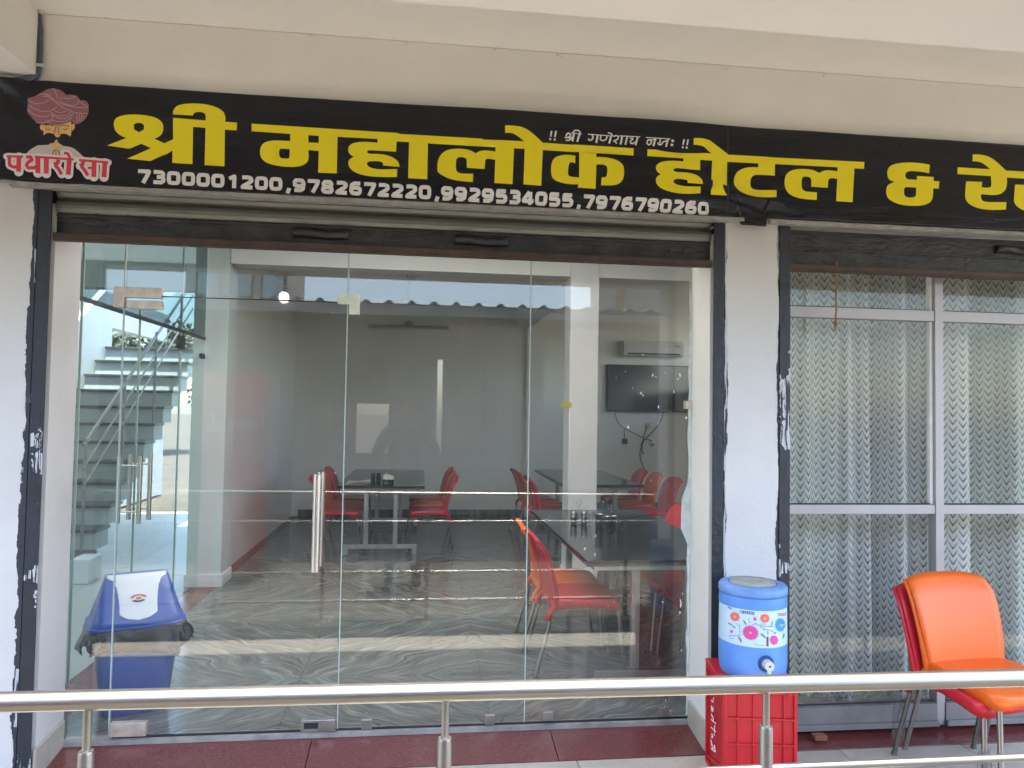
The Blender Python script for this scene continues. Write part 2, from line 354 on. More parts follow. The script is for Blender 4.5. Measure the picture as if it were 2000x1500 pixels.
M_['wallM'] = edge_paint('mid_pillar_paint', [(1.360, -1, .07), (1.600, 1, .06)])

# ------------------------------------------------------------------ ground and porch
FZ = .05
struct('ground', box(BM(), -150, 150, -200, 150, -.6, -.15), M_['concrete'])
struct('porch_slab', box(BM(), -6, 6, -1.98, -.262, -.149, -.02), M_['concrete'])
pf = bpy.data.objects.new('porch_floor', None); COL.objects.link(pf); pf['kind'] = 'structure'
me = None
for j in range(2):
    for i in range(16):
        if me is None:
            o = obj('tile', box(BM(), 0, .596, 0, .638, -.02, 0), M_['tile'], pf, bevel=.002); me = o
        else: o = me.copy(); COL.objects.link(o)
        o.location = (-4.8 + i * .6 + .1, -1.545 + j * .642, random.uniform(-.0006, .0006))
obj('coping', box(BM(), -6, 6, -1.98, -1.55, -.02, -.002), M_['granite'], pf, bevel=.004)
# red granite sill, sloping out; separate slabs
sill = bpy.data.objects.new('door_sill', None); COL.objects.link(sill); sill['kind'] = 'structure'
for a, b in ((-1.497, -.45), (-.447, .62), (.623, 1.292), (1.665, 2.7), (2.703, 3.7)):
    bm = BM(); v = [(-.255, -.001), (-.03, .036), (-.03, -.14), (-.255, -.14)]
    prism(bm, v, a, b, 'x'); obj('slab', bm, M_['redstone'], sill, bevel=.002)
struct('sill_core', box(BM(), -6, 6, -.03, .0, -.149, .02), M_['concrete'])
bm = box(BM(), -1.497, 1.292, -.028, .03, .021, FZ + .004); struct('threshold', bm, pm('threshold_stone', (.30, .28, .26), .5, var=.3, vs_=12, dirt=.4))
bm = box(BM(), 1.665, 3.7, -.028, .03, .021, FZ + .004); struct('window_sill', bm, M_['tile'])

# ------------------------------------------------------------------ interior
fl = bpy.data.objects.new('floor', None); COL.objects.link(fl); fl['kind'] = 'structure'
slab0 = {}
def slab(x0, x1, y0, y1, m=None, z=FZ):
    key = (round(x1 - x0, 3), round(y1 - y0, 3))
    if key in slab0 and m is None: o = slab0[key].copy(); COL.objects.link(o)
    else:
        o = obj('tile', box(BM(), 0, x1 - x0, 0, y1 - y0, -.03, 0), m or M_['marble'], fl)
        if m is None: slab0[key] = o
    o.location = (x0, y0, z)
xs = [-1.62] + [-1.58 + k * SLX for k in range(7)]; xs[0] = -1.60; xs = sorted(set([-1.60] + [-.61 + k * SLX for k in range(0, 6)]))
ys = [.032] + [SLY0 + k * SLY for k in range(0, 7)]
for a, b in zip(xs, xs[1:]):
    for c, d in zip(ys, ys[1:]): slab(a, b - .0015, c, d - .0015)
for k in range(6): slab(-1.80, -1.602, .032 + k * 1.2, .032 + (k + 1) * 1.2 - .002, M_['redstone'])
bt = pm('bay_tile', (.42, .45, .45), .3, var=.08, vs_=3)
for i in range(3):
    for j in range(9): slab(-4.2 + i * .8, -4.2 + (i + 1) * .8 - .003, .032 + j * .8, .032 + (j + 1) * .8 - .003, bt, FZ - .002)
struct('floor_base', box(BM(), -6, 6, .03, 9.5, -.149, FZ - .032), M_['concrete'])
# main room shell
struct('back_wall', box(BM(), -1.84, 1.45, 6.79, 6.95, FZ, 3.0), M_['inwall'])
struct('back_pilaster', box(BM(), 1.45, 1.69, 6.74, 7.6, FZ, 3.0), M_['inwall'])
struct('far_wall', box(BM(), 1.69, 4.5, 7.6, 7.75, FZ, 3.0), M_['inwall'])
struct('right_wall', box(BM(), 4.5, 4.65, 3.0, 7.75, FZ, 1.9), M_['inwall'])
struct('left_wall', box(BM(), -1.84, -1.69, 3.1, 6.79, FZ, 3.0), M_['inwall'])
for (a, b, c, d) in ((-1.85, 6, 1.8, 9.5), (-1.85, -1.3, 0, 1.8), (1.5, 6, 0, 1.8), (-1.3, 1.5, 0, .25)): struct('interior_ceiling', box(BM(), a, b, c, d, 3.0, 3.15), M_['inwall'])
tm = bpy.data.materials.new('translucent_sheet'); tm.use_nodes = True; t_ = tm.node_tree; t_.nodes.clear()
o_ = node(t_, 'ShaderNodeOutputMaterial'); a_ = node(t_, 'ShaderNodeBsdfTranslucent'); a_.inputs[0].default_value = (.52, .515, .49, 1); t_.links.new(a_.outputs[0], o_.inputs[0])
tb = tm.copy(); tb.name = 'translucent_bay_sheet'; tb.node_tree.nodes['Translucent BSDF'].inputs[0].default_value = (.14, .138, .13, 1)
struct('added_bay_skylight', sheet(BM(), lambda u, v: (-6 + 4.149 * u, .0 + 5.0 * v, 3.05), 1, 1), tb)  # unseen translucent sheet, added to bring daylight into the stair bay
struct('added_hall_skylight', sheet(BM(), lambda u, v: (-1.31 + 2.82 * u, .24 + 1.57 * v, 3.08), 1, 1), tm)  # out-of-view roof light, added to brighten the hall
struct('bay_beam', box(BM(), -4.2, -1.851, 4.9, 5.1, 2.75, 3.04), M_['inwall2'])
struct('cross_beam', box(BM(), -1.565, 4.5, 2.81, 3.04, 2.67, 2.998), M_['inwall'])
struct('long_beam', box(BM(), 1.29, 1.50, 3.052, 6.74, 2.67, 2.997), M_['inwall'])
for (a, b, c, d, n) in ((-1.60, 1.45, 6.775, 6.788, 0), (1.70, 4.5, 7.585, 7.598, 1)):
    struct('skirting', box(BM(), a, b, c, d, FZ, FZ + .09), M_['marble'])
def column(nm, x0, x1, y0, y1, lab, m):
    t = thing('column', lab, 'column', ((x0 + x1) / 2, y0, FZ)); cx = (x0 + x1) / 2
    obj('shaft', box(BM(), x0 - cx, x1 - cx, 0, y1 - y0, 0, 2.95), m, t, bevel=.006)
    obj('base', box(BM(), x0 - cx - .012, x1 - cx + .012, -.012, y1 - y0 + .012, 0, .10), M_['white'], t, bevel=.003)
    return t
column('l', -1.84, -1.57, 2.80, 3.09, 'pale green white square column at end of the staircase glass partition', M_['inwall2'])
c2 = column('r', 1.26, 1.51, 2.79, 3.05, 'white square column with yellow tape standing behind the black table', M_['white'])
p = onY(1109, 791, 2.78)
obj('tape', box(BM(), p.x - .055 - 1.385, p.x + .035 - 1.385, -.004, -.001, p.z - FZ - .02, p.z - FZ + .02), pm('yellow_tape', (.5, .42, .05), .5), c2)

# stair bay
SX0, SX1 = -3.85, -2.80
st = thing('staircase', 'grey staircase with dark treads climbing behind the left glass', 'staircase', (SX0, 3.19, FZ))
riser = pm('riser_stone', (.36, .43, .45), .4, var=.08)
tread = pm('tread_stone', (.035, .045, .05), .3, var=.2)
r0 = t0 = None
for k in range(12):
    y = k * .27; z = k * .18
    if r0 is None:
        r0 = obj('riser', box(BM(), 0, SX1 - SX0, 0, .27, 0, .15), riser, st); t0 = obj('tread', box(BM(), -.0, SX1 - SX0 + .02, -.03, .27, .151, .18), tread, st, bevel=.004)
        a, b = r0, t0
    else:
        a = r0.copy(); b = t0.copy(); COL.objects.link(a); COL.objects.link(b)
    a.location = (0, y, z); b.location = (0, y, z)
bm = BM(); prism(bm, [(0, 0), (3.2, 2.12), (3.2, 3.0), (0, .9)], -.10, -.02, 'x'); obj('stringer_wall', bm, M_['inwall2'], st)
hr = BM()
for dz in (.92, .72, .55): tube(hr, [(SX1 - SX0 - .05, .1, dz + .18), (SX1 - SX0 - .05, 3.0, dz + .18 + 2.9 * .667)], .016 if dz > .9 else .009, 8)
obj('handrail', hr, M_['steel'], st)
for k in (0, 3, 6, 9): obj('post', tube(BM(), [(SX1 - SX0 - .05, .13 + k * .27, .18 + k * .18), (SX1 - SX0 - .05, .13 + k * .27, 1.16 + k * .18)], .014, 8), M_['steel'], st)
pl = onZ(133, 1142, FZ); pr = onZ(175, 1140, FZ)
tag(obj('plinth', box(BM(), pl.x, pr.x, pl.y, pl.y + .25, FZ, FZ + .20), M_['flap'], bevel=.01), 'small pale block at the foot of the stairs', 'block')
struct('stair_side_wall', box(BM(), -4.35, -4.2, .03, 1.9, FZ, 3.0), M_['inwall2'])
struct('stair_far_wall', box(BM(), -4.35, -4.2, 2.6, 9.4, FZ, 1.72), M_['inwall2'])
struct('stair_wall_top', box(BM(), -4.35, -4.2, 2.6, 9.4, 2.55, 3.0), M_['inwall2'])
wn = thing('side_window', 'white framed window with pale frosted panes high beside the staircase', 'window', (-4.2, 2.6, 1.72))
fr = BM()
for z in (0, .78): box(fr, -.06, .03, 0, 4.0, z, z + .05)
for k in range(6): box(fr, -.06, .03, k * .79, k * .79 + .05, .05, .78)
obj('window_frame', fr, M_['white'], wn)
for k in range(5): obj('pane', box(BM(), -.03, -.02, .05 + k * .79, .79 + k * .79, .05, .78), M_['frost'] if k < 3 else M_['glassw'], wn)
# glazed partition beside the stairs
gp = thing('glass_partition', 'clear glass partition with paired steel handles beside the staircase', 'glass partition', (-1.75, 0, FZ))
for (y0, y1, z0, z1) in ((.06, .60, .01, 1.99), (.61, 1.40, .01, 1.99), (1.41, 2.20, .01, 1.99), (2.21, 2.79, .01, 1.99), (.06, 2.79, 2.0, 2.93)):
    obj('glass_pane', box(BM(), -.005, .005, y0, y1, z0, z1), M_['glass2'] if z0 < 1 else M_['glass3'], gp)
for y in (.605, 1.405, 2.205):
    obj('edge_strip', box(BM(), -.0065, .0065, y - .003, y + .003, .01, 2.93 if y != 1.405 else 2.05), M_['gedge'], gp)
for yy in (1.32, 1.49):
    h = BM()
    for sx in (-.06, .06): tube(h, [(sx, yy, .73), (sx, yy, 1.14)], .014, 12)
    for zz in (.80, 1.08): tube(h, [(-.06, yy, zz), (.06, yy, zz)], .006, 8)
    obj('handle', h, M_['steel_bright'], gp)
obj('transom_strip', box(BM(), -.012, .012, .06, 2.79, 1.985, 2.005), M_['dark'], gp)
obj('lock_patch', box(BM(), -.012, .012, 2.15, 2.26, 1.86, 1.96), M_['dark'], gp)
obj('clamp', box(BM(), -.012, .012, 2.70, 2.78, 1.83, 1.87), M_['dark'], gp)

# ------------------------------------------------------------------ facade masonry
struct('left_pillar', box(BM(), -6, -1.556, -.27, .0, -.149, 2.39), M_['wallL'])
struct('mid_pillar', box(BM(), 1.350, 1.607, -.27, .0, -.149, 2.39), M_['wallM'])
rv = pm('reveal_paint', (.58, .55, .54), .7, var=.05, vs_=3, dirt=.2)
rv2 = pm('reveal_cream', (.74, .71, .65), .7, var=.05, vs_=3, dirt=.12)
struct('left_reveal', box(BM(), -1.554, -1.500, -.235, -.0, FZ - .05, 2.32), rv)
struct('right_reveal', box(BM(), 1.295, 1.348, -.235, -.0, FZ - .05, 2.32), rv2)
struct('window_reveal', box(BM(), 1.609, 1.663, -.235, -.0, FZ - .05, 2.32), rv)
struct('lintel', box(BM(), -6, 6, -.10, .0, 2.321, 2.39), M_['inwall'])
struct('fascia_wall', box(BM(), -6, 6, -.27, .0, 2.392, 3.09), M_['fascia'])
struct('front_inner_wall', box(BM(), -4.2, -1.8, .002, .028, FZ - .04, 3.0), M_['inwall'])
struct('porch_ceiling', box(BM(), -6, 6, -1.98, .0, 3.092, 3.25), M_['ceiling'])
struct('porch_beam', box(BM(), -6, 6, -1.98, -1.76, 2.44, 3.09), M_['ceiling'])
struct('corner_beam', box(BM(), -1.90, -1.573, -1.76, -.272, 2.828, 3.09), M_['ceiling'])
struct('porch_column', box(BM(), 1.78, 2.03, -1.97, -1.75, -.149, 2.44), M_['white'])
struct('porch_column_left', box(BM(), -3.2, -2.95, -1.97, -1.75, -.149, 2.44), M_['white'])
# skirting stones on the reveals
for (x0, x1, nm) in ((-1.499, -1.487, 'l'), (1.282, 1.294, 'r')):
    bm = BM(); prism(bm, [(-.26, 0), (-.26, .125), (-.02, .145), (-.02, .03)], x0, x1, 'x'); struct('reveal_skirting', bm, M_['tile'], bevel=.002)
# little plaster burrs along the ceiling joint
bm = BM()
for px, py in ((210, 37), (404, 55), (605, 70), (790, 85), (966, 97), (1090, 108), (1100, 110), (1256, 122), (1410, 135), (1420, 134), (1610, 147)):
    q = onY(px, py, -.272); lathe(bm, [(.001, -.006), (.007, -.002), (.005, .004), (.001, .006)], (q.x, q.y, q.z), 8)
obj('plaster_burr', bm, M_['fascia'], None, kind='stuff')
tag(bpy.data.objects['plaster_burr'], 'small plaster burrs along the ceiling joint above the sign', 'plaster')
# cable at the corner beam
cb = thing('cable', 'grey twin cable clipped down the wall beside the corner beam', 'cable', (0, 0, 0))
pts = [onY(x, y, -.285) for x, y in ((60, -25), (66, 8), (76, 25), (80, 55), (80, 95), (78, 125), (74, 146), (60, 156), (30, 160), (-20, 163))]
bm = BM(); tube(bm, pts, .0085, 8); tube(bm, [q + Vector((-.013, 0, .0)) for q in pts[:6]] + [q + Vector((0, 0, .012)) for q in pts[6:]], .008, 8); obj('cord', bm, M_['cable'], cb)
for px, py in ((73, 22), (79, 127)):
    q = onY(px, py, -.295); obj('clip', box(BM(), q.x - .022, q.x + .018, q.y - .006, q.y + .015, q.z - .005, q.z + .005), M_['acw'], cb, bevel=.002)

# ------------------------------------------------------------------ shutters
def shutter(x0, x1, cat_label, hooks, slats=True):
    t = thing('rolling_shutter', cat_label, 'rolling shutter', ((x0 + x1) / 2, -.22, 2.17)); cx = (x0 + x1) / 2
    def B(nm, a, b, c, d, e, f, m, bv=.002): return obj(nm, box(BM(), a - cx, b - cx, c + .22, d + .22, e - 2.17, f - 2.17), m, t, bevel=bv)
    # guide channels: web and two lips
    for (g0, g1) in ((x0 - .052, x0 - .002), (x1 + .002, x1 + .052)):
        bm = BM(); box(bm, g0 - cx, g1 - cx, -.052, -.046, -2.17, .21)
        box(bm, g0 - cx, g1 - cx, -.012, -.006, -2.17, .21)
        w0 = g0 if g0 < cx else g1 - .006
        box(bm, w0 - cx, w0 - cx + .006, -.046, -.012, -2.17, .21)
        obj('guide_channel', bm, M_['blacksm'], t)
    if slats:
        # interlocking curved slats, each its own piece
        prof = [(-.004, 0), (-.016, .008), (-.024, .022), (-.026, .036), (-.020, .050), (-.008, .060), (-.002, .066), (.002, .066), (.002, 0)]
        s0 = None
        for z in (.12, .186, .252):
            if s0 is None:
                bm = BM(); prism(bm, [(a, b) for a, b in prof], x0 - cx, x1 - cx, 'x'); s0 = obj('slat', bm, M_['shutter'], t); s = s0
            else: s = s0.copy(); COL.objects.link(s)
            s.location = (0, .0, z - .012)
    B('bottom_bar', x0 + .001, x1 - .001, -.232, -.222, 2.182, 2.292 if slats else 2.36, M_['rust'])
    B('flange', x0 + .001, x1 - .001, -.262, -.2325, 2.164, 2.171, M_['rust2'])
    B('flange_lip', x0 + .001, x1 - .001, -.262, -.256, 2.1715, 2.196, M_['rust2'])
    B('top_angle', x0 + .001, x1 - .001, -.240, -.2325, 2.268, 2.276, M_['rust'])
    for (h0, h1, hz) in hooks:
        bm = BM(); n = 14
        sheet(bm, lambda u, v: (h0 - cx + (h1 - h0) * u + random.uniform(-.001, .001), -.014 - .035 * sin(v * pi) * (.7 + .3 * sin(u * 9)), hz - 2.17 + .022 - .038 * v + .003 * sin(u * 7)), n, 5)
        obj('pull_handle', bm, M_['rust'], t, solid=.003)
    return t
def hk(x0, x1, y):
    a = onY(x0, y, -.24); b = onY(x1, y, -.24); return (a.x, b.x, a.z)
sh1 = shutter(-1.5, 1.295, 'black rusty bottom bar of the rolled-up shutter over the glass door', [hk(572, 682, 456), hk(888, 992, 470)])
sh2 = shutter(1.663, 3.6, 'dark rusty bottom bar of the rolled-up shutter over the curtained window', [hk(1945, 2030, 488)], slats=False)
# cut scars and rivets on bar
bm = BM()
for px, py in ((188, 418), (250, 421), (330, 427), (520, 452), (700, 455), (830, 466), (1020, 470), (1240, 492), (1300, 498), (325, 475), (140, 464), (1200, 500)):
    q = onY(px, py, -.235); lathe(bm, [(.004, 0), (.004, .003), (.001, .005)], (0, 0, 0), 8)
    for v in bm.verts:
        if not v.tag: v.co = Vector((v.co.x, -v.co.z, v.co.y)) + Vector((q.x + .1025, q.y + .22, q.z - 2.17)); v.tag = True
obj('rivet', bm, M_['rust2'], sh1, kind='stuff')
# holed latch plates
for px, py in ((187, 436), (1320, 488), (1345, 490)):
    q = onY(px, py, -.236); bm = BM(); w_ = .03 if px > 200 else .05
    prism(bm, [(q.x + .1025 + a * w_, q.z - 2.17 + b * .014) for a, b in ((-1, .6), (-.3, 1), (.6, .7), (1, 0), (.7, -.9), (-.2, -.6), (-.8, -.9))], -.020, -.016)
    obj('latch_plate', bm, M_['rust'], sh1)
# grey steel strip under the sign
for (a, b) in (((20, 350), (1452, 432)), ((1504, 430), (2300, 470))):
    p, q = onY(a[0], a[1], -.29), onY(b[0], b[1], -.29)
    bm = BM(); n = 40
    for s_ in (0,):
        vs_r = []
        for i in range(n + 1):
            u = i / n; x = p.x + (q.x - p.x) * u; z = 2.386 + random.uniform(-.0015, .0015)
            vs_r.append([bm.verts.new(c) for c in ((x, -.300, z), (x, -.300 + random.uniform(-.001, .001), z - .018), (x, -.262, z - .02), (x, -.262, z))])
        for r1, r2 in zip(vs_r, vs_r[1:]):
            for k in range(4): bm.faces.new((r1[k], r1[(k + 1) % 4], r2[(k + 1) % 4], r2[k]))
        bm.faces.new(vs_r[0]); bm.faces.new(vs_r[-1][::-1])
    tag(obj('edge_strip', bm, M_['strip']), 'grey painted steel strip under the left length of the sign' if a[0] < 100 else 'grey painted steel strip under the right length of the sign', 'metal strip')

# ------------------------------------------------------------------ sign banner and its lettering
BY = -.285
def wave(x, z):
    """distance the vinyl stands out towards the street"""
    t = (z - 2.395) / .41
    o = .006
    bulge = max(0, min(1, (t) / .22)); prof = bulge * bulge * (3 - 2 * bulge)
    amp = .030 * math.exp(-((x - .55) / .55) ** 2) + .022 * math.exp(-((x - 1.15) / .22) ** 2) + .012 * math.exp(-((x + 1.6) / .25) ** 2) + .006
    k_ = max(0, min(1, t / .14)); amp2 = .014 * math.exp(-((x - .30) / .55) ** 2) + .012 * math.exp(-((x - 1.02) / .22) ** 2)
    o += amp2 * (k_ - .18 * sin(2 * pi * k_) / 2) * (1 - .5 * min(1, t)); o += amp * prof * .35
    g = math.exp(-((x - 1.42) / .20) ** 2) * max(0, 1 - t * 1.5)
    o += g * .0085 * sin(44 * (x * .35 + z) + 3 * sin(6 * x)) + g * .005 * sin(90 * (x * .22 + z))
    g2 = math.exp(-((x - 1.50) / .28) ** 2) * max(0, t - .75) * 4
    o += g2 * .004 * sin(80 * (z - .1 * x))
    g3 = math.exp(-((x + 1.72) / .16) ** 2) * max(0, t - .35) * 1.5
    o += g3 * .012 * sin(46 * (x * .9 + z) + 2 * sin(9 * x))
    o += .0015 * sin(9 * x + 2 * z) * t + .0010 * sin(37 * x) * max(0, t - .85) * 5
    return o
sg = thing('sign_banner', 'long black vinyl shop sign with yellow Hindi lettering and phone numbers', 'sign', (0, BY, 2.395))
def bxz(x, z, d=0): return Vector((x, -wave(x, z) - d, z - 2.395))
bm = BM()
def bf(u, v):
    x = -2.3 + 5.6 * u; zt = 2.803; zb = 2.392
    if 1.40 < x < 1.535: zb = 2.352
    z = zb + (zt - zb) * v
    return bxz(x, z)
sheet(bm, bf, 560, 46)
obj('banner', bm, M_['banner'], sg, solid=.0015)
q = onY(1419, 300, BY); bm = BM(); sheet(bm, lambda u, v: bxz(q.x - .002 + .006 * u, 2.40 + .398 * v, .0012), 1, 30); obj('seam', bm, pm('seam_vinyl', (.02, .02, .025), .5), sg)

def smooth(pts):
    """pts: (x,y) corner or (x,y,1) curve point -> refined outline"""
    n = len(pts); out = []
    for i in range(n):
        p0, p1, p2, p3 = pts[i - 1], pts[i], pts[(i + 1) % n], pts[(i + 2) % n]
        a = Vector(p1[:2]); b = Vector(p2[:2]); out.append(a)
        if len(p1) == 2 and len(p2) == 2: continue
        L = (b - a).length
        m1 = (b - Vector(p0[:2])); m1 = m1.normalized() * min(L, (a - Vector(p0[:2])).length * 1.4) if len(p1) == 3 and m1.length else None
        m2 = (Vector(p3[:2]) - a); m2 = m2.normalized() * min(L, (Vector(p3[:2]) - b).length * 1.4) if len(p2) == 3 and m2.length else None
        if m1 is None: m1 = (b - a) * 1.5 - m2 * .5
        if m2 is None: m2 = (b - a) * 1.5 - m1 * .5
        for s in (.25, .5, .75):
            h00 = 2 * s ** 3 - 3 * s ** 2 + 1; h10 = s ** 3 - 2 * s ** 2 + s; h01 = -2 * s ** 3 + 3 * s ** 2; h11 = s ** 3 - s ** 2
            out.append(a * h00 + m1 * h10 + b * h01 + m2 * h11)
    return out
def parse(s):
    """'x,y' corner, 'x,y*' curve"""
    r = []
    for tk in s.split():
        c = tk.endswith('*'); a, b = tk.rstrip('*').split(','); r.append((float(a), float(b), 1) if c else (float(a), float(b)))
    return r
def stroke(pts, w, closed=False):
    pts = [Vector(p[:2]) for p in pts]; out = []; n = len(pts)
    for i in range(n if closed else n - 1):
        a, b = pts[i], pts[(i + 1) % n]
        if (b - a).length < 1e-9: continue
        d = (b - a).normalized() * w / 2; s = Vector((-d.y, d.x)); out.append([a + s, a - s, b - s, b + s])
    for i, p in enumerate(pts):
        if 0 < i < n - 1 or closed: out.append([p + Vector((cos(k * pi / 4 + .2), sin(k * pi / 4 + .2))) * w / 2 for k in range(8)])
    return out
def fill(bm, outs, holes, to3, extra=None):
    """union of outlines minus holes, triangulated; outlines in 2-D plane coordinates"""
    V = []; F = []
    for P in list(outs) + list(holes):
        s = sum(P[i - 1].x * P[i].y - P[i].x * P[i - 1].y for i in range(len(P)))
        if s < 0: P = P[::-1]
        F.append(list(range(len(V), len(V) + len(P)))); V += [Vector((p.x, p.y)) for p in P]
    no = len(outs); 
    if extra: V += extra
    vc, e, f, ov, oe, of = delaunay_2d_cdt(V, [], F, 1, 1e-6)
    vv = {}
    for fc, src in zip(f, of):
        if any(k < no for k in src) and not any(k >= no for k in src):
            for i in fc:
                if i not in vv: vv[i] = bm.verts.new(to3(vc[i].x, vc[i].y))
            try:
                q = bm.faces.new([vv[i] for i in fc]); q.smooth = True
            except ValueError: pass
def px2s(ox, oy, sc):
    def f(p): w_ = onY(ox + p[0] / sc, oy + p[1] / sc, BY - .012); return Vector((w_.x, w_.z))
    return f
def grid(P, st=.022):
    xs_ = [p.x for Q in P for p in Q]; zs_ = [p.y for Q in P for p in Q]; r = []
    x = min(xs_)
    while x < max(xs_):
        z = min(zs_)
        while z < max(zs_): r.append(Vector((x + .0003, z + .0007))); z += st
        x += st
    return r
def printed(name, outs, holes, m, lay, parent=sg, sep=True):
    bm = BM(); fill(bm, outs, holes, lambda x, z: bxz(x, z, .0018 + .0009 * lay), grid(outs))
    for f in bm.faces:
        f.normal_update()
        if f.normal.y > 0: f.normal_flip()
    me_ = bpy.data.meshes.new(name); bm.to_mesh(me_); bm.free(); me_.materials.append(m)
    o = bpy.data.objects.new(name, me_); COL.objects.link(o); o.parent = parent; return o
CR = {'A': (200, 190), 'B': (480, 230), 'C': (660, 220), 'D': (840, 230), 'E': (1040, 230), 'F': (1220, 250), 'G': (1420, 260), 'H': (1720, 270)}
Z7 = 7.142857
def glyph(spec, holes=()):
    O = []
    for c, s in spec: f = px2s(*CR[c], Z7); O.append([f(p) for p in smooth(parse(s))])
    Hs = []
    for c, s in holes: f = px2s(*CR[c], Z7); Hs.append([f(p) for p in smooth(parse(s))])
    return O, Hs
HOOK_E = '985,285 1440,322'
words = [
 ([('A', '160,400* 165,330* 205,282* 300,250* 450,240* 620,255* 750,288* 830,350* 850,420* 838,490* 800,540* 728,578 862,640 985,585 985,285 1440,322 1437,250* 1420,220* 1370,205* 1310,208* 1272,225* 1262,254 985,238 990,185* 1035,125* 1130,94* 1290,85* 1450,98* 1590,138* 1680,195* 1712,262* 1712,340 1877,350 1873,460 1708,450 1702,962 1425,945 1437,425 1265,412 1256,932 972,914 978,740 900,790* 830,815* 668,890 345,855 678,710 540,648 378,718 65,672 333,567 250,530* 185,470*')],
  [('A', '440,378 480,357 545,360 580,388 580,448 512,488 440,445')]),
 ([('B', '80,80 1000,143 2000,213 2000,310 1290,270 1282,270 1272,780 1010,768 1020,465 875,453 875,580* 842,635* 760,675* 620,686* 450,670* 305,632* 228,575* 200,500* 205,420* 240,362* 310,328* 420,316* 620,325 620,225 80,187')],
  [('B', '875,245 1020,255 1018,354 875,345'), ('B', '468,455 485,430 612,438 612,535* 600,562* 575,570* 500,563* 475,542* 466,500*')]),
 ([('C', '540,270 830,290 820,410 812,553 600,540* 440,530* 410,555* 450,578* 620,588* 745,622* 830,680* 857,730* 858,765 630,745 622,705* 580,686* 450,684* 408,710* 430,755* 500,785* 620,797* 828,795 825,908 600,905* 420,890* 265,848* 180,790* 145,715* 162,660* 222,620 162,575* 143,510* 178,450* 260,420* 380,412* 553,426 553,384')], []),
 ([('B', '1990,212 2140,223 2140,320 1990,310')], []),
 ([('C', '995,320 1262,330 1256,440 1246,942 980,925')], []),
 ([('C', '800,300 2010,383 2010,489 800,408')], []),
 ([('D', '100,740* 108,620* 150,530* 230,470* 350,448* 480,455* 575,480* 635,517 690,485* 780,476* 912,492 912,609 800,592* 768,610* 757,735 508,716 508,620* 492,582* 440,567* 385,573* 362,610* 358,720* 378,770* 430,792* 598,800 592,914 430,900* 275,868* 165,815* 112,775*')], []),
 ([('D', '912,330 1168,350 1142,947 891,930')], []),
 ([('D', '1313,430 1313,358 1230,290* 1150,242* 1040,232 1040,127 1150,130* 1290,155* 1400,220* 1565,368 1563,480 1541,968 1293,950')], []),
 ([('D', '0,262 1300,350 1300,455 0,372')], []),
 ([('D', '1290,350 2010,395 2010,497 1290,453')], []),
 ([('E', '560,388 1397,445 1393,547 560,492')], []),
 ([('E', '642,400 885,420 880,562 1020,570* 1150,603* 1242,668* 1262,760* 1252,860* 1208,925* 1120,958* 943,957 953,845 1008,842* 1027,800* 1032,720* 1012,685* 960,670* 880,671 868,1007 622,992 625,945 480,940* 340,908* 268,855* 250,780* 258,650* 305,575* 400,540* 500,535* 588,546 585,652 520,640* 497,680* 485,780* 498,825* 540,840* 640,848')], []),
 ([('F', '300,315 1440,376 1995,402 1995,500 1420,478 1425,475 1414,948 1190,938 1210,465 1040,458 1038,602 850,590* 700,580* 660,605* 700,632* 850,640* 985,670* 1058,730* 1077,795 860,782 850,745* 800,733* 700,730* 658,762* 690,800* 780,824* 850,829* 1048,828 1043,922 820,935* 650,917* 500,870* 432,810* 413,750* 432,700* 482,668 432,625* 416,560* 468,505* 560,482* 680,478* 800,485 800,442 296,413')], []),
 ([('F', '948,155 1060,156* 1170,180* 1260,240* 1430,365 1430,390 1212,378 1150,325* 1080,268* 943,249')], []),
 ([('G', '0,305 670,340 1920,400 1916,497 1780,492 1754,963 1523,948 1540,638 1460,630* 1418,650* 1407,762 1175,748 1175,660* 1158,622* 1110,607* 1062,613* 1045,645* 1043,740* 1062,790* 1110,814* 1258,825 1252,932 1090,920* 955,893* 855,838* 812,750* 812,620* 858,545* 950,508* 1080,500* 1200,515* 1288,557 1350,525* 1420,518* 1542,533 1545,475 670,432 668,593 450,580* 380,587* 340,625* 328,700* 348,760* 400,785* 480,793* 692,794 688,893 480,900* 320,880* 185,828* 115,750* 97,660* 120,570* 190,510* 290,480* 432,480 432,425 0,403')], []),
 ([('H', '687,370 678,488 560,468* 420,458* 362,475* 347,515* 362,560* 420,574* 505,577 508,525 743,540 740,597 820,600 812,702 735,700 726,830* 690,892* 600,932* 450,943* 280,925* 145,868* 88,800* 83,700* 115,645* 200,608 128,578* 98,520* 105,430* 158,375* 270,345* 420,338* 560,347*')],
  [('H', '333,700* 360,682* 498,688 490,800* 462,822* 410,826* 350,810* 330,775*')]),
 ([('H', '1075,405 1530,430 1460,372* 1390,332* 1283,320 1287,225 1400,228* 1510,255* 1600,310* 1752,447 1765,450 2400,482 2400,585 1765,548 1765,640* 1740,722* 1670,777* 1560,792* 1408,777 1403,830* 1430,872* 1500,888* 1757,890 1750,993 1560,1000* 1380,980* 1245,922* 1188,850* 1180,760 1192,600 1418,608 1413,683 1500,688* 1540,672* 1546,610* 1540,527 1070,500')], []),
 ([('H', '1880,645 2120,650 2120,1030 2010,1010 1925,965* 1868,895* 1865,820*')], []),
]
for k, (a, b) in enumerate(words):
    O, Hh = glyph(a, b); printed('letter', O, Hh, M_['yellow'], 1 + (k % 3) * .25)
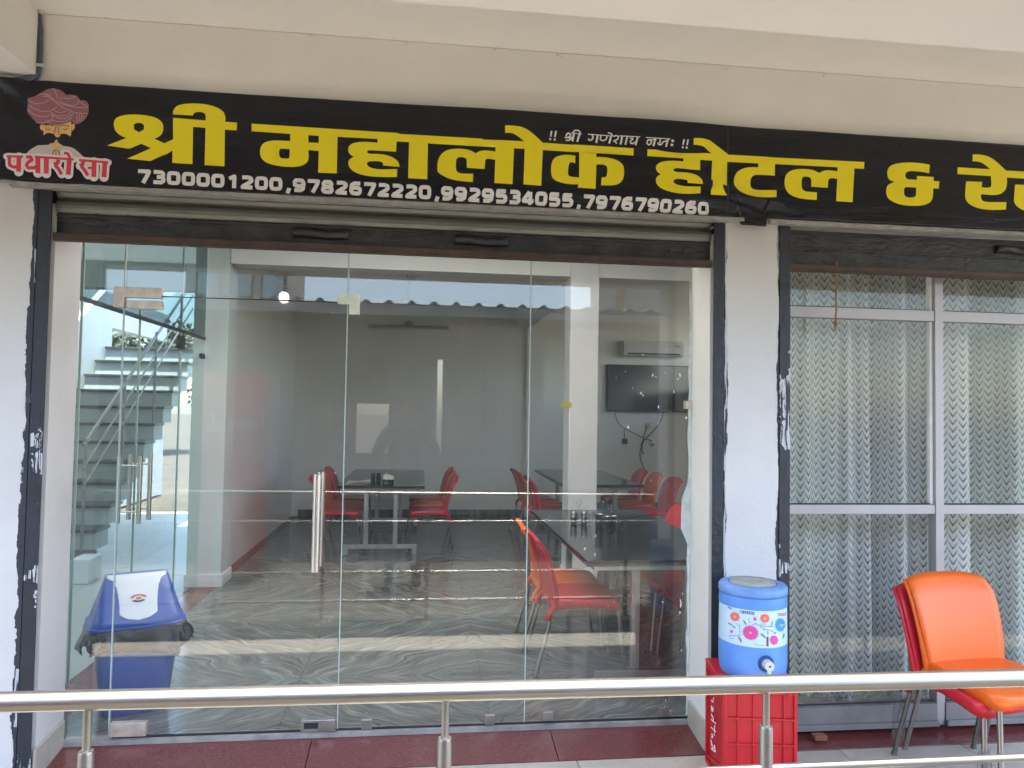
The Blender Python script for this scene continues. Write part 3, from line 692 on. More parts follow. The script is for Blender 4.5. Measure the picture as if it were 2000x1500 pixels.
# white phone numbers
DG = {'0': ['0.13,.3 .2,.15 .5,.12 .8,.15 .87,.3 .87,.7 .8,.85 .5,.88 .2,.85 .13,.7 C'], '1': ['.22,.70 .45,.8 .64,.9 .64,0'],
 '2': ['.1,.86 .6,.88 .83,.8 .86,.62 .72,.5 .22,.22 .14,.12 .95,.12'], '3': ['.1,.88 .7,.88 .84,.78 .84,.62 .72,.52 .35,.51', '.72,.52 .87,.4 .87,.24 .72,.12 .08,.12'],
 '4': ['.60,.95 .14,.36 .14,.28 1.0,.28', '.70,.95 .70,0'], '5': ['.88,.88 .2,.88 .18,.55 .7,.57 .87,.46 .87,.24 .72,.12 .08,.12'],
 '6': ['.88,.88 .4,.88 .18,.76 .13,.3 .25,.13 .75,.12 .87,.25 .85,.48 .65,.56 .2,.52'], '7': ['.04,.88 .90,.88 .82,.66 .45,0'],
 '8': ['.5,.52 .22,.57 .17,.74 .28,.88 .72,.88 .83,.74 .78,.57 C', '.5,.5 .18,.43 .13,.25 .25,.12 .75,.12 .87,.25 .82,.43 C'], ',': ['.62,.24 .4,-.18']}
def uniq(s): return s
num = '7300001200,9782672220,9929534055,7976790260'
aL = onY(268, 343.5, BY - .012); aR = onY(1384, 408, BY - .012)
units = sum(.62 if c == ',' else 1 for c in num) - .14
adv = (aR.x - aL.x) / units; X = aL.x
zc = lambda x: aL.z + (aR.z - aL.z) * (x - aL.x) / (aR.x - aL.x)
for c in num:
    g = DG['9' if c == '9' else c] if c != '9' else DG['6']
    cw = adv * .85; hh = .0545; O = []
    for s in g:
        tk = s.split(); cl = tk[-1] == 'C'; P = [tuple(float(v) for v in a.split(',')) for a in tk if a != 'C']
        if c == '9': P = [(1 - a, 1 - b) for a, b in P]
        P = [(X + a * cw * (1 if c != ',' else .7), zc(X) - hh / 2 + b * hh) for a, b in P]
        O += stroke(P, .0162, cl)
    printed('numeral' if c != ',' else 'comma', O, [], M_['pwhite'], 1)
    X += adv * (.62 if c == ',' else 1)
# small white invocation line
K = px2s(1060, 245, 12.5); Lm = px2s(1200, 255, 12.5)
def sk(f, s, w_=38, closed=False): return stroke([f(p) for p in parse(s)], w_ / 12.5 * .00222, closed)
def dot(f, x, y, r): c = f((x, y)); return [[c + Vector((cos(k * pi / 5), sin(k * pi / 5))) * r / 12.5 * .00222 for k in range(10)]]
small = [
 sk(K, '203,165 178,310', 42) + dot(K, 168, 368, 30), sk(K, '310,165 280,315', 42) + dot(K, 275, 375, 30),
 sk(K, '560,300 565,245 615,215 665,245 650,300 590,325 520,325', 36) + sk(K, '600,322 660,345 700,315', 36) + sk(K, '545,392 620,395 700,335', 36) + sk(K, '752,215 705,420', 50) + sk(K, '885,225 825,430', 50) + sk(K, '715,215 765,150 840,148 895,180 892,235', 34) + sk(K, '690,212 935,238', 22),
 sk(K, '1085,240 1700,290', 24) + sk(K, '1190,250 1212,320 1175,385 1115,390 1100,345', 40) + sk(K, '1325,262 1288,455', 48),
 sk(K, '1400,275 1385,370 1440,405 1530,370 1550,285', 36) + sk(K, '1650,285 1600,470', 48) + sk(K, '1570,205 1645,225 1695,290', 34),
 sk(K, '1710,300 1770,275 1830,305 1805,370 1735,400 1700,425', 34) + sk(K, '1735,400 1785,475', 38) + sk(Lm, '170,165 125,370', 48) + sk(Lm, '290,175 242,378', 46) + sk(Lm, '90,158 598,192', 24),
 sk(Lm, '350,225 415,215 425,245 365,290 370,345 430,350 500,300', 34) + sk(Lm, '540,190 488,392', 48),
 sk(Lm, '738,205 1332,243', 24) + sk(Lm, '765,320 785,270 840,260 870,300 860,355 810,388 765,355 765,320', 34) + sk(Lm, '860,270 960,250', 26) + sk(Lm, '972,235 918,415', 48),
 sk(Lm, '1085,242 1080,330 1030,350 1050,385 1110,378 1160,310 1240,290', 32) + sk(Lm, '1275,245 1225,435', 48),
 dot(Lm, 1390, 288, 36) + dot(Lm, 1368, 388, 36), sk(Lm, '1672,245 1642,380', 40) + dot(Lm, 1636, 440, 30), sk(Lm, '1772,245 1742,385', 40) + dot(Lm, 1734, 446, 30)]
for s in small: printed('letter', s, [], M_['pwhite'], 1)
# turbaned man drawing and red greeting
Mm = px2s(0, 160, 7.5)
def mp_(s): return [[Mm(p) for p in smooth(parse(s))]]
def ms(s, w_): return stroke([Mm(p) for p in smooth_open(parse(s))], w_ / 7.5 * .00222)
def smooth_open(pts):
    if len(pts) < 3: return [Vector(p[:2]) for p in pts]
    out = []
    for i in range(len(pts) - 1):
        p1 = Vector(pts[i][:2]); p2 = Vector(pts[i + 1][:2]); p0 = Vector(pts[max(0, i - 1)][:2]); p3 = Vector(pts[min(len(pts) - 1, i + 2)][:2])
        for s in (0, .33, .66): out.append(.5 * ((2 * p1) + (p2 - p0) * s + (2 * p0 - 5 * p1 + 4 * p2 - p3) * s * s + (3 * p1 - p0 - 3 * p2 + p3) * s ** 3))
    out.append(Vector(pts[-1][:2])); return out
printed('turban', mp_('415,255* 500,225* 560,188* 650,128* 765,97* 870,115* 930,150* 970,190 1080,188* 1140,220* 1165,275 1235,272* 1290,312* 1300,380* 1290,470* 1240,555* 1180,600* 1100,622* 1055,575 980,605* 860,640* 760,640* 690,612* 600,618* 530,590* 450,505* 400,440* 400,380* 415,310*'), [], M_['turban'], 1)
fo = []
for s in ('420,265 500,315 600,325 720,270', '415,340 520,400 640,440 760,420 835,360', '405,390 480,470 600,510 700,505 775,480', '640,175 760,230 840,320 980,400 1120,455 1290,460', '620,215 700,215 800,280 960,340 1100,370 1290,378', '770,100 820,150 835,235', '860,265 960,325 1080,345 1150,300 1160,250', '860,235 980,245 1060,235 1120,205', '780,405 850,445 920,445 970,425', '735,430 800,485 900,505 1000,480 1040,440', '790,500 880,540 980,530 1080,470', '690,600 760,570 780,480', '530,595 640,600 740,560', '760,560 860,585 980,570 1060,520', '1130,480 1125,590', '1165,475 1160,580', '1200,475 1190,580', '1215,500 1240,540', '1180,280 1230,340 1290,350', '560,195 620,175 760,195'):
    fo += ms(s, 11)
printed('turban_fold', fo, [], M_['fold'], 2)
printed('face', mp_('640,625 750,640 860,640 980,605 1040,578 1050,640* 1047,740* 1030,802 965,762* 885,768 880,800* 855,812* 825,808* 790,765 700,752* 645,785 635,700*'), [], M_['skinp'], 1.5)
printed('ear', mp_('600,630* 632,625 632,715 605,705* 588,665*'), [], M_['skinp'], 1.2)
printed('ear', mp_('1055,620* 1090,625* 1098,660* 1078,705* 1055,715'), [], M_['skinp'], 1.2)
printed('neck', mp_('728,908 790,898 860,896 932,942 880,962* 830,968* 780,958*'), [], M_['skinp'], 2.2)
printed('lip', mp_('830,842 862,892 790,897'), [], M_['shirtp'], 2.3)
printed('shirt', mp_('372,1085 440,1005* 560,932 700,925* 730,915 780,958* 830,968* 880,962* 932,942 1060,965* 1150,1030* 1250,1125 1240,1150 372,1115'), [], M_['shirtp'], 1.4)
printed('hands', mp_('825,985* 850,1000 885,1085 765,1082 800,1000'), [], M_['skinp'], 2.6)
for s in ('675,670 690,700 720,705 750,690', '925,690 960,705 985,690 995,675', '665,645 710,632 790,648', '880,655 940,640 1015,655', '830,650 815,710 790,765', '862,655 868,740 885,770', '825,990 825,1080', '805,990 770,1080', '850,990 885,1080'): printed('feature_line', ms(s, 9), [], M_['linep'], 3.2)
red = ['110,1097 352,1103', '148,1100 148,1225 205,1252 275,1245', '290,1105 276,1318', '395,1110 460,1105 480,1150 420,1185 395,1225 420,1265 500,1262 555,1240', '566,1110 558,1338', '690,1120 680,1345', '520,1103 1085,1140', '865,1145 850,1195 795,1215', '815,1225 860,1275 905,1355', '1022,1150 1000,1358', '945,1048 1000,1052 1040,1135', '1165,1150 1588,1182', '1228,1160 1215,1215 1175,1232', '1195,1240 1240,1290 1290,1372', '1290,1262 1380,1262', '1385,1170 1375,1392', '1542,1185 1522,1396']
lw = [30, 42, 60, 44, 62, 62, 30, 50, 44, 60, 36, 32, 50, 44, 32, 60, 62]
O = []; W = []
for s, v in zip(red, lw):
    P = [Mm(p) for p in parse(s)]; O.append(stroke(P, v / 7.5 * .00222)); W += stroke(P, (v + 62) / 7.5 * .00222)
    for e_ in (P[0], P[-1]): W += [[e_ + Vector((cos(k * pi / 5), sin(k * pi / 5))) * (v + 62) / 15 * .00222 for k in range(10)]]
printed('greeting_outline', W, [], M_['pwhite'], 3.5)
for idx in ((0, 1, 2), (3, 4), (5,), (6, 7, 8), (9, 10), (11, 12, 13, 14, 15), (16,)):
    printed('letter', [p for i in idx for p in O[i]], [], M_['pred'], 4.6 + .3 * (idx[0] % 2))
#SECTION2
# ------------------------------------------------------------------ glass front
gf = thing('glass_front', 'frameless glass shopfront with a door leaf, steel patches and tall handle', 'glass front', (0, 0, FZ))
gt = 2.325 - FZ
def pane(nm, x0, x1, z0, z1, par): return obj(nm, box(BM(), x0, x1, -.0055, .0055, z0, z1), M_['glass'], par)
pane('glass_pane', -1.499, -1.316, .012, gt, gf); pane('glass_pane', -1.312, -.345, 1.938, gt, gf)
pane('glass_pane', -.341, .503, .012, gt, gf); pane('glass_pane', .507, 1.293, .012, gt, gf)
door = obj('door', box(BM(), -1.310, -.347, -.0055, .0055, .014, 1.932), M_['glass'], gf)
for x, z0, z1 in ((-1.3135, .012, gt), (-.343, .012, gt), (.505, .012, gt)):
    obj('edge_strip', box(BM(), x - .0022, x + .0022, -.0062, .0062, z0, z1), M_['gedge'], gf)
obj('edge_strip', box(BM(), -1.31, -.347, -.0062, .0062, 1.9335, 1.9365), M_['dark'], gf)
obj('edge_strip', box(BM(), -1.3, 1.29, -.0065, .0065, .004, .0115), M_['dark'], gf)
def patch(px0, px1, py0, py1, m=None, d=.016, nm='patch_fitting', par=None):
    a = onY(px0, py0, -.01); b = onY(px1, py1, -.01)
    return obj(nm, box(BM(), a.x, b.x, -d, d, b.z - FZ, a.z - FZ), m or M_['brass'], par or gf, bevel=.0015)
a = onY(223, 560, -.01); b = onY(315, 583, -.01); c = onY(243, 600, -.01)
bm = BM(); prism(bm, [(a.x, a.z - FZ), (b.x, a.z - FZ), (b.x, b.z - FZ), (c.x, b.z - FZ), (c.x, c.z - FZ), (a.x, c.z - FZ)], -.016, .016); obj('patch_fitting', bm, M_['brass'], gf, bevel=.0015)
patch(248, 317, 586, 604, par=door)
a = onY(660, 575, -.01); b = onY(702, 595, -.01); c = onY(682, 614, -.01)
bm = BM(); prism(bm, [(a.x, a.z - FZ), (b.x, a.z - FZ), (b.x, c.z - FZ), (c.x, c.z - FZ), (c.x, b.z - FZ), (a.x, b.z - FZ)], -.016, .016); obj('patch_fitting', bm, pm('pale_patch', (.66, .66, .52), .45, .2, var=.15, vs_=30), gf, bevel=.0015)
patch(215, 285, 1413, 1437, par=door); patch(588, 655, 1407, 1427, M_['steel2'], par=door)
patch(594, 622, 1411, 1422, M_['dark'], .0175, 'lock_face', door)
for x0, x1, y0, y1 in ((706, 726, 1406, 1424), (948, 966, 1397, 1415), (1061, 1080, 1391, 1408), (1290, 1306, 1384, 1400)): patch(x0, x1, y0, y1, M_['steel2'], .012, 'floor_clip')
patch(1339, 1353, 783, 799, M_['brass'], .02, 'wall_clip')
# tall tubular pull
hb = BM(); tube(hb, [(-.450, -.065, .725), (-.450, -.065, 1.155)], .0185, 20)
for z in (.85, 1.04): tube(hb, [(-.450, -.065, z), (-.450, 0.06, z)], .007, 10)
tube(hb, [(-.450, .065, .725), (-.450, .065, 1.155)], .0185, 20)
obj('pull_handle', hb, M_['steel_bright'], door)
# white paint flecks and scratches on the panes
bm = BM()
def fleck(px, py, rx, ry, rot=0):
    c = onY(px, py, -.0065); n = random.choice((6, 7, 8)); P = []
    for k in range(n):
        a = 2 * pi * k / n; r_ = random.uniform(.6, 1.15); u, v = cos(a) * rx * r_, sin(a) * ry * r_
        P.append(bm.verts.new((c.x + u * cos(rot) - v * sin(rot), -.0063, c.z - FZ + u * sin(rot) + v * cos(rot))))
    bm.faces.new(P)
for px, py, rx, ry in ((1163, 1047, .003, .008), (1142, 1072, .004, .009), (1162, 1083, .003, .010), (1256, 693, .005, .005), (1302, 682, .004, .004), (1275, 733, .004, .012), (1281, 736, .003, .006), (1328, 733, .005, .010), (1324, 740, .004, .004), (1252, 768, .004, .009), (1256, 772, .002, .009), (1316, 765, .003, .009), (1286, 795, .003, .010), (1279, 812, .002, .014), (1286, 826, .003, .012), (1227, 834, .005, .009), (1340, 816, .006, .010), (1276, 862, .002, .012), (1330, 1180, .004, .02), (1328, 1196, .005, .006), (1329, 1173, .003, .010), (1331, 1270, .003, .008), (1294, 1176, .004, .006), (1300, 1368, .002, .008), (1298, 1380, .004, .003), (1310, 1388, .010, .002), (1120, 1008, .002, .003), (1333, 1160, .002, .008), (903, 650, .002, .010), (1073, 1008, .002, .003), (528, 700, .001, .001), (655, 924, .006, .002), (672, 924, .003, .002), (660, 935, .002, .003), (650, 611, .010, .0015), (665, 611, .010, .0015)):
    fleck(px, py, rx, ry, random.uniform(-.3, .3))
for _ in range(70): fleck(random.uniform(1180, 1345), random.uniform(560, 1320), random.uniform(.0006, .0018), random.uniform(.0008, .004), random.uniform(-.5, .5))
for _ in range(50): fleck(random.uniform(450, 1180), random.uniform(600, 1400), random.uniform(.0005, .0011), random.uniform(.0006, .0018), random.uniform(-.5, .5))
obj('paint_fleck', bm, pm('fleck_paint', (.8, .8, .78), .7), gf, kind='stuff')
bm = BM(); n = 30; V0 = []
for k in range(n + 1):
    z = .02 + (2.2) * k / n; V0.append([bm.verts.new((1.293, -.012, z)), bm.verts.new((1.284 - random.uniform(0, .010) - (.03 if 11.6 < k < 14.5 else 0), -.008, z))])
for r1, r2 in zip(V0, V0[1:]): bm.faces.new((r1[0], r1[1], r2[1], r2[0]))
obj('sealant', bm, pm('sealant', (.55, .60, .56), .5, var=.2, vs_=20), gf, solid=.002)

# ------------------------------------------------------------------ curtained window
wy = -.12
wd = thing('shop_window', 'aluminium framed window with patterned curtains behind the orange chair', 'window', (2.6, wy, 0))
WX0, WX1 = 1.666, 3.6
def wb(nm, x0, x1, z0, z1, m, y0=-.02, y1=.03, bv=.0015): return obj(nm, box(BM(), x0 - 2.6, x1 - 2.6, y0, y1, z0, z1), m, wd, bevel=bv)
zt0, zt1 = onY(1542, 597, wy - .02).z, onY(1542, 618, wy - .02).z
zm0, zm1 = onY(1542, 986, wy - .02).z, onY(1542, 1004, wy - .02).z
zb0 = onY(1700, 1377, wy - .02).z
m0, m1 = onY(1826, 800, wy - .02).x, onY(1842, 800, wy - .02).x
wb('mullion', m0, m1, .04, 2.32, M_['alu'], -.024, .034)
wb('glazing_bead', m0 - .016, m0 - .0005, zm0 + .001, zt1 - .001, M_['aluw'], -.006, .02)
wb('glazing_bead', m0 - .016, m0 - .0005, zt0 + .001, 2.3, M_['aluw'], -.006, .02)
wb('mullion', WX0, WX0 + .03, .04, 2.32, M_['dark']); wb('mullion', WX1 - .03, WX1, .04, 2.32, M_['alu'])
for x0, x1 in ((WX0 + .0305, m0 - .0005), (m1 + .0005, WX1 - .0305)):
    wb('transom', x0, x1, zt1, zt0, M_['alu']); wb('transom', x0, x1, zm1, zm0, M_['alu'])
    wb('bottom_rail', x0, x1, .042, zb0, M_['alu2'], -.03, .03); wb('bottom_rail', x0, x1, .04, .066, M_['alu2'], -.045, -.031)
    for z0, z1 in ((zb0, zm1), (zm0, zt1), (zt0, 2.32)):
        wb('glass_pane', x0 + .001, x1 - .001, z0 + .001, z1 - .001, M_['glassw'], .004, .009, 0)
        wb('gasket', x0 + .001, x1 - .001, z0 + .0005, z0 + .006, M_['dark'], -.004, .003, 0)
def curtain(x0, x1, mat, lab, ph, amp=.028, zb=.09, y=.115, nf=6):
    t_ = x1 - x0
    rnd = random.Random(ph); fs = [(rnd.uniform(.6, 1.4), rnd.uniform(0, 6.3)) for _ in range(4)]
    def Yf(s): 
        a = 0
        for k, (fq, p_) in enumerate(fs): a += sin(2 * pi * s * (nf * (.55 + .35 * k)) / 1.0 * fq / 1.0 + p_) * (1.0, .6, .35, .15)[k]
        return a
    N = int(t_ / .006); us = [0]
    for i in range(1, N + 1):
        d = (Yf(i / N) - Yf((i - 1) / N)) * amp; us.append(us[-1] + math.hypot(t_ / N, d))
    bm = BM()
    def fn(u, v):
        z = zb + (2.36 - zb) * v; k = .75 + .25 * (1 - v)
        zz = z + (.012 * sin(9 * u + ph) + .01 * sin(31 * u) if v == 0 else 0)
        return (x0 + t_ * u + .006 * sin(3 * v + 8 * u + ph) , y + Yf(u + .01 * sin(2.3 * v + ph)) * amp * k, zz)
    sheet(bm, fn, N, 26, uv=lambda u, v: (us[int(round(u * N))], (zb + (2.36 - zb) * v)))
    return tag(obj('curtain', bm, mat, None), lab, 'curtain', 'chevron curtains behind the shop window')
curtain(1.70, 2.17, M_['curtG'], 'green grey chevron curtain beside the white pillar', 3, .040, nf=2.4, y=.10)
curtain(2.12, 2.62, M_['curtW'], 'pale silver chevron curtain left of the aluminium mullion', 11, .055, nf=2.6, y=.17)
curtain(2.58, 2.83, M_['curtW'], 'narrow pale chevron curtain just right of the mullion', 5, .02, nf=2, y=.09)
curtain(2.77, 3.61, M_['curtG'], 'wide green grey chevron curtain at the right edge of the window', 8, .055, nf=4, y=.18)
struct('window_room_floor', box(BM(), 4.2, 6, .032, 9, -.02, FZ - .002), M_['concrete'])
struct('window_side_wall', box(BM(), 3.62, 3.8, .0, 3.0, FZ, 3.0), M_['inwall'])
rp = onY(1633, 507, -.255); rq = onY(1631, 628, -.255)
bm = BM(); tube(bm, [(rp.x, -.255, 2.19)] + [(rp.x + .002 * sin(k * 1.3), -.255, rp.z + (rq.z - rp.z) * k / 14) for k in range(15)], .0042, 8)
tube(bm, [(rq.x, -.255, rq.z), (rq.x + .004, -.258, rq.z - .012), (rq.x - .002, -.255, rq.z - .03)], [.007, .010, .0035], 8)
for k in range(9): tube(bm, [(rq.x, -.255, rq.z - .02), (rq.x + random.uniform(-.012, .012), -.255 + random.uniform(-.01, .01), rq.z - random.uniform(.03, .055))], .0009, 4)
tag(obj('rope', bm, M_['rope']), 'frayed jute rope hanging from the shutter bar before the window', 'rope')
b0 = onY(1592, 1404, -.16); tag(obj('brick_piece', box(BM(), b0.x - .03, b0.x + .032, -.215, -.175, .0165, .040), pm('brick', (.22, .09, .05), .85, var=.3, vs_=30, bump=.4), bevel=.004), 'small broken brick lying on the window sill', 'brick')

# ------------------------------------------------------------------ chairs
def chair(col, lab, loc, rz, group):
    t = thing('plastic_chair', lab, 'chair', loc, rz, group); m = M_[col]; t.scale = (1, 1, .91)
    # seat: rounded tray with waterfall front and arched skirt
    bm = BM(); n = 48
    def outline(k, inset=0):
        a = 2 * pi * k / n; c, s = cos(a), sin(a); e = .32
        x = (abs(c) ** e) * (1 if c > 0 else -1); y = (abs(s) ** e) * (1 if s > 0 else -1)
        wx = .205 + .012 * (-y); return x * (wx - inset), y * (.205 - inset)
    def ring(fz, inset): 
        r = []
        for k in range(n):
            x, y = outline(k, inset); r.append(bm.verts.new((x, y, fz(x, y))))
        return r
    sad = lambda x, y: .455 - .012 * (1 - (x / .2) ** 2) * (1 - (y / .25) ** 2) - .012 * max(0, -y / .2) ** 3 + .004
    def low(x, y):
        ax = min(1, abs(x) / .2); ay = min(1, abs(y) / .2); m_ = max(ax, ay); q_ = min(ax, ay); return .375 + .035 * (1 - q_ ** 2)
    rs = [ring(lambda x, y: .425, .02), ring(low, .006), ring(low, 0), ring(lambda x, y: sad(x, y) - .012, 0), ring(lambda x, y: sad(x, y) - .002, .006), ring(sad, .016), ring(sad, .06), ring(sad, .12)]
    for a, b in zip(rs, rs[1:]):
        for k in range(n): f = bm.faces.new((a[k], a[(k + 1) % n], b[(k + 1) % n], b[k])); f.smooth = True
    bm.faces.new(rs[-1]); bm.faces.new(rs[0][::-1]); obj('seat', bm, m, t)
    # backrest: curved shell with thick rim that runs down into leg sockets
    bm = BM()
    def by(z):
        s = max(0, (z - .42) / .40); return .185 + .035 * s + .055 * s * s + .035 * max(0, s - .82) ** 1.3 * 5
    def hw(z):
        s = (z - .40) / .43; return .182 + .024 * sin(min(1, s * 1.15) * pi * .55)
    def fb(u, v):
        z = .40 + .43 * v; uu = (u - .5) * 2
        top = .022 * abs(uu) ** 4 * (v ** 6); wv = hw(z) * (1 - .05 * max(0, v - .85) / .15)
        return (uu * wv, by(z) - .028 * uu * uu * (1 - .3 * v), z - top + .006 * (1 - uu * uu) * v)
    sheet(bm, fb, 16, 18); bk = obj('backrest', bm, m, t, solid=.014)
    bm = BM()
    for s in (-1, 1):
        P = [(s * .190, .205, .33), (s * .187, .19, .38)] + [(fb(0 if s < 0 else 1, v)[0], fb(0, v)[1] + .002, fb(0, v)[2]) for v in (.05, .15, .3, .45, .6, .75, .88, .96, 1)]
        tube(bm, [Vector(q_) + Vector((0, .015, 0)) for q_ in P], [.014, .017, .017, .015, .012, .010, .009, .009, .009, .009, .007], 10)
    P = [(fb(k / 12, 1)[0], fb(k / 12, 1)[1] + .006, fb(k / 12, 1)[2] - .003) for k in range(13)]; tube(bm, P, .0068, 8)
    obj('back_rim', bm, m, t, kind=None)
    for sx in (-1, 1):
        for (x0, y0, z0, x1, y1) in ((sx * .178, -.178, .42, sx * .205, -.215), (sx * .190, .203, .335, sx * .205, .285)):
            l = tube(BM(), [(x0, y0, z0), (x1, y1, .008)], .0105, 10); tube(l, [(x1, y1, .014), (x1, y1, .0)], .013, 10)
            obj('leg', l, M_['steel'], t)
    return t
GC = 'chairs round the dining tables'
cr = chair('red', 'red chair at the near left end of the close black table', (.935, .80, FZ), R(90), GC)
co = chair('orange', 'orange chair behind the front red chair at the close black table', (.925, 1.21, FZ), R(87), GC)
def pc(src, x, y, rz, lab, g=GC): return dup(src, (x, y, FZ), R(rz), lab, g)
pc(cr, 1.66, .72, -90, 'red chair half hidden under the right side of the close table'); pc(co, 1.65, 1.20, -91, 'orange chair under the right side of the close table')
pc(cr, 1.74, 1.98, -84, 'red chair at the far right corner of the close table')
pc(cr, -.80, 4.40, 90, 'nearest red chair on the left of the back left table'); pc(co, -.79, 4.92, 91, 'orange chair on the left side of the back left table'); pc(cr, -.78, 5.46, 88, 'furthest red chair on the left of the back left table')
pc(cr, .10, 4.42, -90, 'nearest red chair on the right of the back left table'); pc(co, .10, 4.95, -91, 'orange chair on the right side of the back left table'); pc(cr, .09, 5.5, -88, 'furthest red chair on the right of the back left table')
pc(cr, 1.43, 4.45, 91, 'nearest red chair left of the table behind the column'); pc(co, 1.42, 4.95, 90, 'orange chair left of the table behind the column'); pc(cr, 1.41, 5.45, 93, 'furthest red chair left of the table behind the column')
pc(cr, 2.47, 4.35, -88, 'nearest red chair right of the table behind the column'); pc(co, 2.46, 4.95, -90, 'orange chair right of the table behind the column'); pc(cr, 2.45, 5.5, -90, 'furthest red chair right of the table behind the column')
GO = 'chairs stacked on the porch'
s1 = dup(cr, (2.345, -.605, 0), R(4), 'red chair under the orange one in the stack on the porch', GO)
s2 = dup(co, (2.368, -.650, .046), R(5), 'orange chair on top of the stack by the curtained window', GO)
wrapm = glassmat('cling_wrap', (.85, .85, .85), 1.5, .15)
for (lx, ly) in ((-.200, .26), (-.202, -.21)):
    bm = BM(); rnd = random.Random(5 + ly)
    sheet(bm, lambda u, v: (lx + (.012 + .022 * v + .012 * sin(u * 19 + v * 4)) * cos(u * 6.28), ly + (.012 + .022 * v + .012 * sin(u * 23 + v * 3)) * sin(u * 6.28), .26 - .17 * v + .012 * sin(u * 17)), 20, 8)
    obj('plastic_wrap', bm, wrapm, s1)

# ------------------------------------------------------------------ tables
def table(lab, x, y0, y1, w_=.86):
    t = thing('dining_table', lab, 'table', (x, (y0 + y1) / 2, FZ)); L = y1 - y0; h = .69
    obj('top', box(BM(), -w_ / 2, w_ / 2, -L / 2, L / 2, h - .018, h), M_['granite'], t, bevel=.002)
    obj('top_edge', box(BM(), -w_ / 2 + .002, w_ / 2 - .002, -L / 2 - .003, L / 2 + .003, h - .030, h - .0185), M_['granedge'], t)
    fr = BM(); e = .03
    for yy in (-L / 2 + .06, L / 2 - .06): box(fr, -w_ / 2 + .05, w_ / 2 - .05, yy - e / 2, yy + e / 2, h - .062, h - .031)
    for xx in (-w_ / 2 + .065, w_ / 2 - .065): box(fr, xx - e / 2, xx + e / 2, -L / 2 + .076, L / 2 - .076, h - .062, h - .031)
    obj('frame', fr, M_['steel2'], t)
    for yy in (-L / 2 + .10, L / 2 - .10):
        l = BM()
        for xx in (-.145, .145): box(l, xx - .022, xx + .022, yy - .02, yy + .02, .10, h - .063)
        box(l, -.36, .36, yy - .02, yy + .02, .06, .0995)
        for xx in (-.338, .338): box(l, xx - .021, xx + .021, yy - .02, yy + .02, 0, .0595)
        obj('leg', l, M_['steel2'], t, bevel=.002)
    return t
table('long black granite table at the back left with steel legs', -.375, 4.0, 6.05)
table('close black granite table beside the right glass edge', 1.29, .30, 2.25, .86)
table('black granite table partly hidden behind the white column', 1.93, 4.2, 6.2)
TZ = FZ + .69
def steel_glass(p, lab): 
    t = lathe(BM(), [(.021, 0), (.0225, .003), (.0275, .104), (.0283, .106), (.0262, .105), (.022, .01)], (0, 0, 0), 24); o = obj('tumbler', t, M_['steel']); o.location = p; tag(o, lab, 'tumbler', 'steel tumblers on the close table')
for px, py, lab in ((1170, 1045, 'steel tumbler at the left of the three on the close table'), (1183, 1050, 'middle steel tumbler of the three on the close table'), (1197, 1049, 'right hand steel tumbler of the three on the close table')):
    p_ = onZ(px, py - 9, TZ); steel_glass(p_, lab)
cd = thing('condiment_stand', 'small steel wire stand with two shakers on the close table', 'condiment stand', onZ(1131, 1024, TZ))
bm = BM(); tube(bm, [(-.055, 0, .004), (.055, 0, .004)], .003, 6); tube(bm, [(0, 0, 0), (0, 0, .13)], .002, 6)
tube(bm, [(.018 * cos(a / 12 * 6.283), 0, .148 + .018 * sin(a / 12 * 6.283)) for a in range(13)], .002, 6)
for s in (-1, 1):
    for z in (.02, .055): tube(bm, [(s * .036 + .026 * cos(a / 16 * 6.283), .026 * sin(a / 16 * 6.283), z) for a in range(17)], .0018, 6)
obj('wire_frame', bm, M_['steel2'], cd)
for s in (-1, 1): obj('shaker', lathe(BM(), [(.02, .003), (.022, .01), (.022, .075), (.019, .085), (.006, .09)], (s * .036, 0, 0), 18), M_['steel'], cd)
q_ = onZ(1150, 1026, TZ); bm = BM()
for k in range(7): tube(bm, [(q_.x + .01 * cos(k), q_.y + .01 * sin(k), TZ), (q_.x + .022 * cos(k * 2.1), q_.y + .02 * sin(k * 2.1), TZ + .09 + .015 * sin(k * 3))], .0017, 5)
obj('spoon_bunch', bm, M_['steel2']); tag(bpy.data.objects['spoon_bunch'], 'bunch of thin steel spoons beside the condiment stand', 'spoons')
for px, lab in ((728, 'left black shaker on the back left table'), (739, 'right black shaker on the back left table')):
    o = obj('shaker', lathe(BM(), [(.021, 0), (.023, .01), (.022, .075), (.018, .095), (.02, .10), (.018, .118), (.004, .12)], (0, 0, 0), 18), M_['dark']); o.location = onZ(px, 947, TZ); tag(o, lab, 'shaker', 'shakers on the back table')
np_ = onZ(758, 948, TZ); nh = thing('napkin_holder', 'dark napkin holder with white fanned napkins on the back left table', 'napkin holder', np_)
obj('holder', box(BM(), -.055, .055, -.03, .03, 0, .06), M_['dark'], nh, bevel=.004)
for k in range(5): bm = BM(); prism(bm, [(-.05, .02), (.05, .02), (.056 - .006 * k, .09 + .004 * k), (-.02 + .012 * k, .125 - .008 * k), (-.052, .10)], -.02 + k * .009, -.017 + k * .009); obj('napkin', bm, M_['paper'], nh)
nw = onZ(700, 946, TZ); bm = BM()
for k in range(4): sheet(bm, lambda u, v, k=k: (nw.x - .13 + .24 * u + .01 * k, nw.y - .06 + .22 * v, TZ + .003 + .006 * k + .010 * sin(5 * u + k) * v + .012 * u * (1 - u) * k), 10, 6)
tag(obj('newspaper', bm, M_['paper'], solid=.0012), 'loose pile of newspaper on the back left table', 'newspaper')

